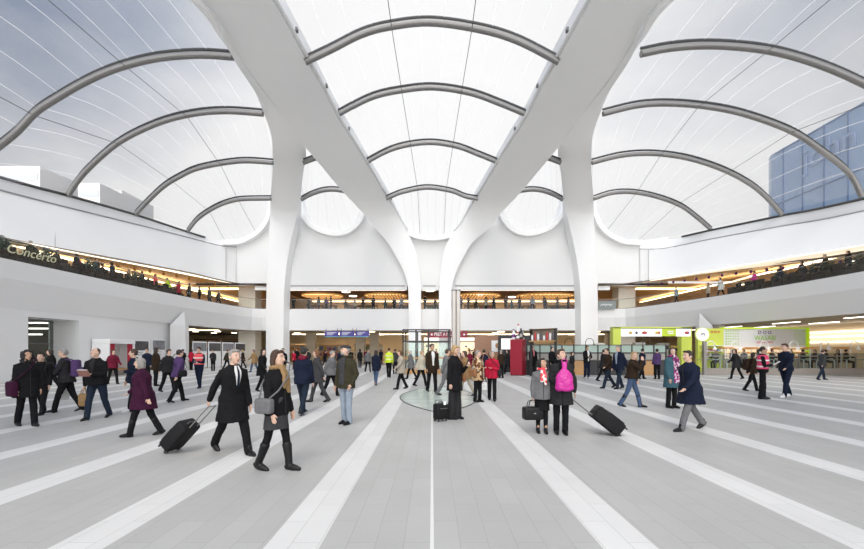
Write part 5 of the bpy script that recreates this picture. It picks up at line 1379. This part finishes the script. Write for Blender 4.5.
# long glazed counter
YK = 27.6
t = thing('glazed_counter', 'long black counter with wood inserts and frosted glass screen behind the standing men in suits', 'counter', (0, YK, 0))
X = lambda x: W(x, 350, YK).x
FROST = sheer('frosted_green', (.70, .84, .78), .55, .4, .05, (.8, .9, .86)); FROST2 = sheer('frosted_grey', (.62, .60, .56), .7, .4, .05, (.8, .8, .8))
xs_ = [527, 540, 551, 562, 574, 586, 598, 609, 621, 632, 643, 654, 666]
for i in range(len(xs_) - 1):
    x0, x1 = X(xs_[i]), X(xs_[i + 1]); wd_ = i in (4, 10)
    MB().bx(x0 + .02, x1 - .02, 0, .6, 0, .95).build('wood_panel' if wd_ else 'base_panel', WOOD if wd_ else mat('charcoal_panel', (.03, .03, .032), .4), t, bevel=.01)
    MB().bx(x0 + .04, x1 - .04, .02, .04, 1.02, 1.42).build('lower_glass', FROST2, t)
    MB().bx(x0 + .04, x1 - .04, .02, .04, 1.50, 1.96).build('upper_glass', FROST, t)
for x in xs_: MB().bx(X(x) - .03, X(x) + .03, -.02, .06, .95, 1.99).build('mullion', BLACK, t)
MB().bx(X(527), X(666), -.02, .08, 1.42, 1.49).build('middle_rail', BLACK, t)
MB().bx(X(527), X(666), -.02, .08, 1.96, 2.0).build('top_rail', BLACK, t)
MB().bx(X(527), X(666), -.05, .65, .95, 1.0).build('counter_top', mat('counter_top', (.1, .09, .08), .3), t)
MB().bx(X(560), X(612), .10, .12, 1.40, 1.50).build('red_stripe', REDP, t)
MB().ell((X(601), -.03, .62), (.05, .02, .05), 8, 6).build('white_knob', WPANEL, t)
def gooseneck(x, Y, z0, h, w, r, col, label, shade=None):
    t = thing('gooseneck_lamp', label, 'lamp', (x, Y, z0), 0)
    pts = [(0, 0, 0), (0, 0, h)] + [(w / 2 - w / 2 * math.cos(PI * k / 10), 0, h + w / 2 * math.sin(PI * k / 10)) for k in range(1, 11)] + [(w, 0, h - .12)]
    MB().tube(pts, r, 6).build('arm', col, t, smooth=True)
    MB().lathe((w, 0, h - .32), [(.12, 0), (.10, .1), (.04, .2)], 12).build('lamp_shade', col, t, smooth=True)
    MB().cyl(0, 0, 0, .03, .1, 12).build('foot', col, t)
    return t
for k, x in enumerate((567, 588, 646)): gooseneck(X(x), YK + .45, 1.0, 1.15, .55, .02, BLACK, 'black gooseneck lamp rising above the glazed counter, %s one' % ('left', 'middle', 'right')[k])
# machines behind counter
def machine(x, Y, z, w, h, d, col, label, nm='coffee_machine', cat='machine'):
    t = thing(nm, label, cat, (x, Y, z))
    MB().bx(-w / 2, w / 2, 0, d, 0.06, h).build('housing', col, t, bevel=.03)
    MB().bx(-w * .4, w * .4, -.03, 0, h * .55, h * .8).build('control_panel', BLACK, t)
    for s in (-1, 1): MB().cyl(s * w * .2, -.06, h * .3, h * .5, .04, 8).build('spout', BRUSH, t)
    for s in (-1, 1): MB().cyl(s * w * .4, d / 2, 0, .06, .04, 8).build('foot', BLACK, t)
m = MB(); m.bx(X(530), X(690), YK + 2.2, YK + 2.8, 0, 1.15); tag(m.build('back_counter', mat('back_counter', (.3, .27, .23), .5), bevel=.02), 'long brown rear counter carrying machines behind the glass screen', 'counter')
for k, x in enumerate((540, 556, 572, 600, 628, 640, 652, 664, 676)):
    machine(X(x) * 1.085, YK + 2.3, 1.15, .75, (.8, .9, .7, 1.0, .9, 1.05, .85, 1.0, .8)[k], .45, (BRUSH, GOODS[2], BRUSH, GOODS[1], GOODS[6], BRUSH, GOODS[2], BRUSH, GOODS[4])[k],
            '%s machine on the rear counter, %s from the left' % (('silver', 'black', 'silver', 'cream', 'brown', 'silver', 'black', 'silver', 'amber')[k], ('first', 'second', 'third', 'fourth', 'fifth', 'sixth', 'seventh', 'eighth', 'ninth')[k]))

# lime menu frame
YL = 29.0; XL = lambda x: W(x, 350, YL).x; ZL = lambda y: W(0, y, YL).z
t = thing('menu_frame', 'lime green portal frame carrying a white illuminated menu board', 'kiosk frame', (0, YL, 0))
MB().bx(XL(613), XL(621), 0, .5, 0, ZL(327)).build('lime_post', LIME, t, bevel=.02)
MB().bx(XL(681.5), XL(692), 0, .5, 0, ZL(327)).build('lime_post', LIME, t, bevel=.02)
MB().bx(XL(613), XL(692), 0, .5, ZL(328.6), ZL(326.8)).build('lime_beam', LIME, t, bevel=.02)
MB().bx(XL(621), XL(690), -.06, .0, ZL(336.3), ZL(328.9)).build('menu_board', lamp('menu_white', (.93, .95, 1), .55), t)
MB().bx(XL(621), XL(690), -.08, .5, ZL(328.9), ZL(328.4)).build('dark_cap', BLACK, t)
MB().bx(XL(661.5), XL(675.5), -.07, -.05, ZL(336.3), ZL(328.9)).build('lime_menu_panel', mat('menu_lime', (.50, .65, .03), .4), t)
for k, (x, c, w) in enumerate(((630, 4, .14), (636, 2, .1), (644, 0, .2), (657, 4, .2), (658.5, 0, .1), (686, 0, .16), (687.5, 7, .1))):
    MB().ell((XL(x), -.07, ZL(332.8)), (w, .012, .11), 10, 6).build('food_picture', GOODS[c], t, smooth=True)
for k, (x, w) in enumerate(((625, .25), (640, .25), (651, .3), (680, .3))):
    for q in range(2): MB().bx(XL(x) - w, XL(x) + w * .3, -.07, -.06, ZL(331 + 2.4 * q) - .02, ZL(331 + 2.4 * q) + .01).build('menu_line', mat('pale_ink', (.6, .6, .62), .5), t)
for q in range(2): MB().bx(XL(667), XL(673), -.08, -.07, ZL(331.4 + 2.0 * q) - .04, ZL(331.4 + 2.0 * q) + .04).build('white_menu_word', WPANEL, t)
m = MB(); m.bx(XL(693), XL(699), YL + 1, YL + 1.4, 0, 2.6); tag(m.build('red_drinks_fridge', REDP), 'red fridge cabinet between the two lime kiosks', 'fridge')

# lime wall with round sign
YW = 31.2; XW = lambda x: W(x, 350, YW).x; ZW = lambda y: W(0, y, YW).z
t = thing('lime_wall', 'lime green kiosk wall with small red lettering left of the white dotted panel', 'kiosk wall', (0, YW, 0))
MB().bx(XW(698), XW(723.6), 0, .3, 0, ZW(328.5)).build('wall_panel', LIME, t)
text_mesh('SUSHI', .26, mat('sign_letters_red', (.65, .06, .05), .4), t, (XW(715), -.02, ZW(332)))
for z in (1.15, 1.55, 1.95): MB().bx(XW(700), XW(722), -.35, 0, z, z + .04).build('shelf', WPANEL, t)
rr = random.Random(9)
for k in range(12): MB().bx(XW(701) + .12 * k, XW(701) + .12 * k + .09, -.28, -.1, 1.19 + .4 * (k % 2), 1.19 + .4 * (k % 2) + rr.uniform(.1, .25)).build('food_box', rr.choice(GOODS), t)
p = W(702.5, 334.5, YK - .3)
t = thing('round_sign', 'round white sign with lime rim and small dark emblem on a steel post', 'sign', (p.x, p.y, p.z))
Rx = Matrix.Rotation(PI / 2, 3, 'X')
def disc(r, y, d, nm, m_):
    n = 28; a_ = [Vector((r * math.cos(2 * PI * k / n), y, r * math.sin(2 * PI * k / n))) for k in range(n)]
    m = MB(); m.grid([a_, [v + Vector((0, d, 0)) for v in a_]], True, True); m.build(nm, m_, t)
disc(.45, 0, .1, 'lime_rim', mat('bright_lime', (.75, .85, .3), .4)); disc(.39, -.02, .03, 'white_face', lamp('sign_white', (1, 1, 1), .45))
disc(.2, -.03, .01, 'ring_mark', mat('ring_grey', (.6, .62, .6), .5)); disc(.17, -.035, .01, 'ring_centre', WPANEL)
MB().tube([(-.1, -.045, -.02), (-.02, -.045, .07), (.08, -.045, .05), (.1, -.045, -.04)], .022, 5).build('emblem', BLACK, t)
t = thing('steel_post', 'square brushed steel post under the round white sign at the end of the glass screen', 'post', (W(703, 370, YK).x, YK - .2, 0))
MB().bx(-.1, .1, -.05, .15, 0, p.z - .44).build('shaft', BRUSH, t, bevel=.01); MB().bx(-.16, .16, -.1, .2, 0, .04).build('foot_plate', BRUSH, t)

# white dotted panel kiosk
t = thing('dotted_panel_kiosk', 'white kiosk panel framed in bright lime with dot grids and lime brand lettering', 'kiosk', (0, YW + .2, 0))
MB().bx(XW(724), XW(808), 0, .2, ZW(348), ZW(328.5)).build('white_panel', mat('panel_white', (.74, .74, .74), .5), t)
LB = mat('lime_border', (.62, .85, .03), .4, emit=(.6, .9, .02), estr=.15)
MB().bx(XW(723), XW(811), -.1, .25, ZW(328.7), ZW(327.4)).build('lime_top_edge', LB, t)
MB().bx(XW(809.3), XW(811), -.1, .25, 0, ZW(328)).build('lime_side_post', LB, t)
MB().bx(XW(723), XW(724.2), -.1, .25, 0, ZW(328)).build('lime_side_post', LB, t)
LD = mat('lime_dot', (.30, .58, .01), .4)
for cx0, nx, s in ((728, 6, 1), (797, 5, 1)):
    for i in range(nx):
        for j in range(6):
            if len(t.children) < 90:
                r_ = .04 + .018 * ((i if cx0 > 760 else nx - 1 - i) / nx)
                x, z = XW(cx0 + i * 2.4), ZW(331 + j * 2.6); MB().box((x, -.01, z), (r_ * 1.7, .02, r_ * 1.7)).build('lime_dot', LD, t)
text_mesh('WASABI', .52, LD, t, (XW(767), -.02, ZW(338)), wx=.85)
text_mesh('SUSHI & BENTO', .2, MATS['sign_letters_red'], t, (XW(767), -.02, ZW(342.3)), wx=.9)
for k in range(3):
    c = Vector((XW(761.5 + 5.0 * k), -.03, ZW(332.3))); MB().tube([c + Vector((.11 * math.cos(a_ * PI / 6), 0, .11 * math.sin(a_ * PI / 6))) for a_ in range(13)], .02, 5).build('round_icon', PUR, t)
# food counter beneath
MB().bx(XW(726), XW(806), -.7, -.1, 0, 1.0).build('counter_body', mat('kiosk_cream', (.60, .52, .40), .5), t)
for z in (1.02, 1.35, 1.65): MB().bx(XW(726), XW(806), -.6, -.15, z, z + .03).build('display_shelf', WPANEL, t)
MB().bx(XW(726), XW(806), -.12, -.08, 1.0, 1.85).build('lit_back', lamp('food_glow', (1, .62, .28), .6), t)
rr = random.Random(12)
FOOD = [mat('food_%d' % i, c, .6) for i, c in enumerate([(.75, .32, .05), (.8, .5, .2), (.5, .15, .05), (.8, .7, .5), (.55, .5, .1)])]
for k in range(54):
    zi = k % 3; x = XW(727) + (XW(805) - XW(727)) * (k // 3) / 18 + rr.uniform(0, .08)
    if len(t.children) < 230: MB().bx(x, x + .2, -.55, -.35, (1.05, 1.38, 1.68)[zi], (1.05, 1.38, 1.68)[zi] + rr.uniform(.07, .16)).build('food_tray', rr.choice(FOOD), t)

# diners' glass screen
t = thing('diner_screen', 'long glass screen on a grey stone plinth in front of the seated diners', 'screen', (0, YK, 0))
MB().bx(X(705), 32, 0, .35, 0, .45).build('plinth', mat('stone_plinth', (.30, .27, .24), .5), t, bevel=.01)
MB().bx(X(705), 32, .15, .17, .45, 1.45).build('glass_panel', GLASS_D, t)
MB().bx(X(705), 32, .10, .22, 1.22, 1.28).build('handrail', BRUSH, t)
x = X(706)
while x < 31: MB().bx(x - .02, x + .02, .1, .2, .45, 1.4).build('upright', BRUSH, t); x += 1.25
DT = []
for k, x in enumerate((713, 738, 767, 797, 828, 858)):
    q = Vector((X(x) * 1.03, YK + 1.0, 0))
    t = thing('high_table', 'narrow high table with glass edge behind the screen, %s from the left' % ('first', 'second', 'third', 'fourth', 'fifth', 'sixth')[k], 'table', q)
    MB().bx(-.75, .75, -.25, .25, .98, 1.03).build('tabletop', mat('table_grey_green', (.34, .38, .33), .3), t, bevel=.01)
    for s in (-1, 1): MB().bx(s * .6 - .03, s * .6 + .03, -.03, .03, .03, .98).build('leg', WPANEL, t); MB().bx(s * .6 - .05, s * .6 + .05, -.2, .2, 0, .03).build('foot', WPANEL, t)
    g = gooseneck(q.x - .25, q.y + .1, 1.03, .95, .55, .03, WPANEL, 'white arched lamp on a high table, %s from the left' % ('first', 'second', 'third', 'fourth', 'fifth', 'sixth')[k])
    d = thing('tray_lamp', 'round orange wooden disc lamp standing by the high tables, %s from the left' % ('first', 'second', 'third', 'fourth', 'fifth', 'sixth')[k], 'tray', (q.x + 1.0, q.y - .05, 1.74))
    MB().cyl(0, 0, 0, .07, .46, 24, .50).build('disc', mat('orange_wood', (.75, .38, .12), .4), d); MB().cyl(0, 0, .07, .10, .38, 24).build('inner_ring', FOOD[0], d)
    MB().tube([(0, 0, 0), (0, 0, -1.71)], .03, 8).build('stand', WPANEL, d); MB().cyl(0, 0, -1.74, -1.71, .2, 16).build('stand_foot', WPANEL, d)

# left side: glazed doorway, wall displays, hoarding
m = MB()
for y in (22.2, 23.75, 25.35): m.bx(-23.05, -22.9, y, y + .09, 0, 3.42)
m.bx(-23.05, -22.9, 22.2, 25.4, 3.3, 3.42); m.bx(-23.05, -22.9, 22.2, 25.4, 2.0, 2.06)
struct(m, 'door_1', STEEL_G)
m = MB(); m.bx(-22.99, -22.97, 22.25, 25.35, .05, 3.35); struct(m, 'door_1_glass', GLASS_D)
m = MB(); m.bx(-28, -27.8, 20, 28, 0, 3.5); struct(m, 'wall_lobby', mat('lobby_wall', (.4, .38, .34), .7))
for k, z in enumerate((2.6, 3.0, 3.4)):
    m = MB(); m.bx(-27.6, -24.8, 26.6 + k * .5, 26.75 + k * .5, z, z + .08); tag(m.build('strip_lamp', LWHITE), '%s white strip lamp hanging inside the glazed doorway' % ('lowest', 'middle', 'highest')[k], 'light')
glow('added_light_panel', -28, -24, 22.5, 23.2, 3.82, LWHITE, 'white panel added to brighten the lobby behind the glazed doorway')  # added fill light so the lobby does not go dark
PH = mat('photo_print', (.22, .22, .24), .5, var=.9, scale=2.2); PH2 = mat('photo_print_dark', (.07, .065, .07), .5, var=.9, scale=3)
def print_on_wall(y0, y1, z0, z1, m_, label):
    t = thing('photo_board', label, 'photo board', (-21.3, (y0 + y1) / 2, (z0 + z1) / 2))
    w = (y1 - y0) / 2; h = (z1 - z0) / 2
    MB().bx(0, .04, -w, w, -h, h).build('board', WPANEL, t); MB().bx(.04, .05, -w * .9, w * .9, -h * .1, h * .85).build('photo', m_, t)
    for k in range(2): MB().bx(.04, .05, -w * .85, w * .3, -h * (.35 + .25 * k), -h * (.3 + .25 * k)).build('caption_line', mat('ink', (.15, .15, .15), .5), t)
print_on_wall(29.4, 31.6, 1.0, 2.4, PH2, 'white board with a dark photo on the left wall, nearest the glazed doorway')
print_on_wall(31.9, 33.5, 1.0, 2.5, PH, 'white board with a pale photo in the middle of the left wall')
# photo booth with red curtains against the wall
t = thing('photo_booth', 'white booth with red curtains against the left wall behind the bald man with the book', 'booth', (-20.7, 27.4, 0), PI / 2)
MB().bx(-1.15, 1.15, -.55, .55, 2.05, 2.35).build('canopy', WPANEL, t, bevel=.03)
for s in (-1, 1): MB().bx(s * 1.1 - .06, s * 1.1 + .06, -.5, .55, 0, 2.05).build('side_wall', WPANEL, t)
MB().bx(-1.1, 1.1, .45, .55, 0, 2.05).build('back_wall', WPANEL, t)
for s in (-1, 1):
    rows = [[Vector((s * (.55 + .5 * u / 8), -.42 + .05 * (u % 2), z)) for u in range(9)] for z in (.5, 2.05)]
    MB().grid(rows).build('curtain', mat('curtain_red', (.42, .01, .04), .7), t)
MB().bx(-1.1, 1.1, -.45, .5, .35, .45).build('wood_bench', WOOD, t)
# hoarding
for k in range(4):
    y0 = 36.6 + k * 2.25
    t = thing('hoarding_panel', 'white hoarding panel with a photo along its top, %s from the camera' % ('first', 'second', 'third', 'fourth')[k], 'hoarding', (-20.85 + .18 * k, y0 + 1.1, 0), PI / 2 - .03)
    MB().bx(-1.1, 1.1, -.03, .03, 0.02, 2.42).build('panel', WPANEL, t, bevel=.01); MB().bx(-1.0, 1.0, -.045, -.03, 1.55, 2.3).build('photo', (PH, PH2)[k % 2], t)
    for s in (-.9, .9): MB().bx(s - .05, s + .05, -.2, .3, 0, .05).build('foot', STEEL_G, t)

# outside: glass tower and pale blocks
t = thing('glass_tower', 'blue glass office tower with a rounded corner seen through the right roof film', 'building', (58, 60, 0))
TG = mat('tower_glass', (.22, .32, .48), .15, var=.12, scale=.2, spec=.8)
rows = []
for z in (0, 35):
    r = [Vector((0, -20, z))]
    for k in range(9): a_ = PI / 2 * k / 8; r.append(Vector((4 - 4 * math.cos(a_), 11 + 4 * math.sin(a_), z)))
    r += [Vector((30, 15, z)), Vector((30, -20, z))]; rows.append(r)
MB().grid(rows, True, True).build('glass_body', TG, t)
for k in range(9): y = -19.5 + k * 3.6; MB().bx(-.12, 0, y - .06, y + .06, 0, 35).build('mullion', mat('tower_line', (.08, .14, .27), .4), t)
for z in (5, 12, 19, 26, 34.7): MB().bx(-.1, 0, -20, 11, z, z + .15).build('spandrel', MATS['tower_line'], t)
text_mesh('john lewis', 4.8, mat('tower_letters', (.22, .30, .46), .4), t, (-.15, -4.2, 31.0), (PI / 2, 0, -PI / 2), .1)
PB = mat('pale_stone', (.56, .55, .54), .8)
for k, (x0, x1, y_, Y) in enumerate(((-10, 40, 166, 88), (40, 63, 176, 102), (78, 100, 183, 92), (92, 122, 190, 106))):
    a = W(x0, y_, Y); b = W(x1, y_, Y)
    t = thing('office_block', 'pale stone office block faint beyond the left roof film, %s from the left' % ('first', 'second', 'third', 'fourth')[k], 'building', ((a.x + b.x) / 2, Y, 0))
    w = (b.x - a.x) / 2; MB().bx(-w, w, 0, 12, 0, a.z).build('wall_body', PB, t)
    for q in range(4): MB().bx(-w * .9, w * .9, -.1, 0, a.z - 3 - 3.2 * q, a.z - 1.6 - 3.2 * q).build('window_band', mat('pale_window', (.45, .48, .52), .3), t)
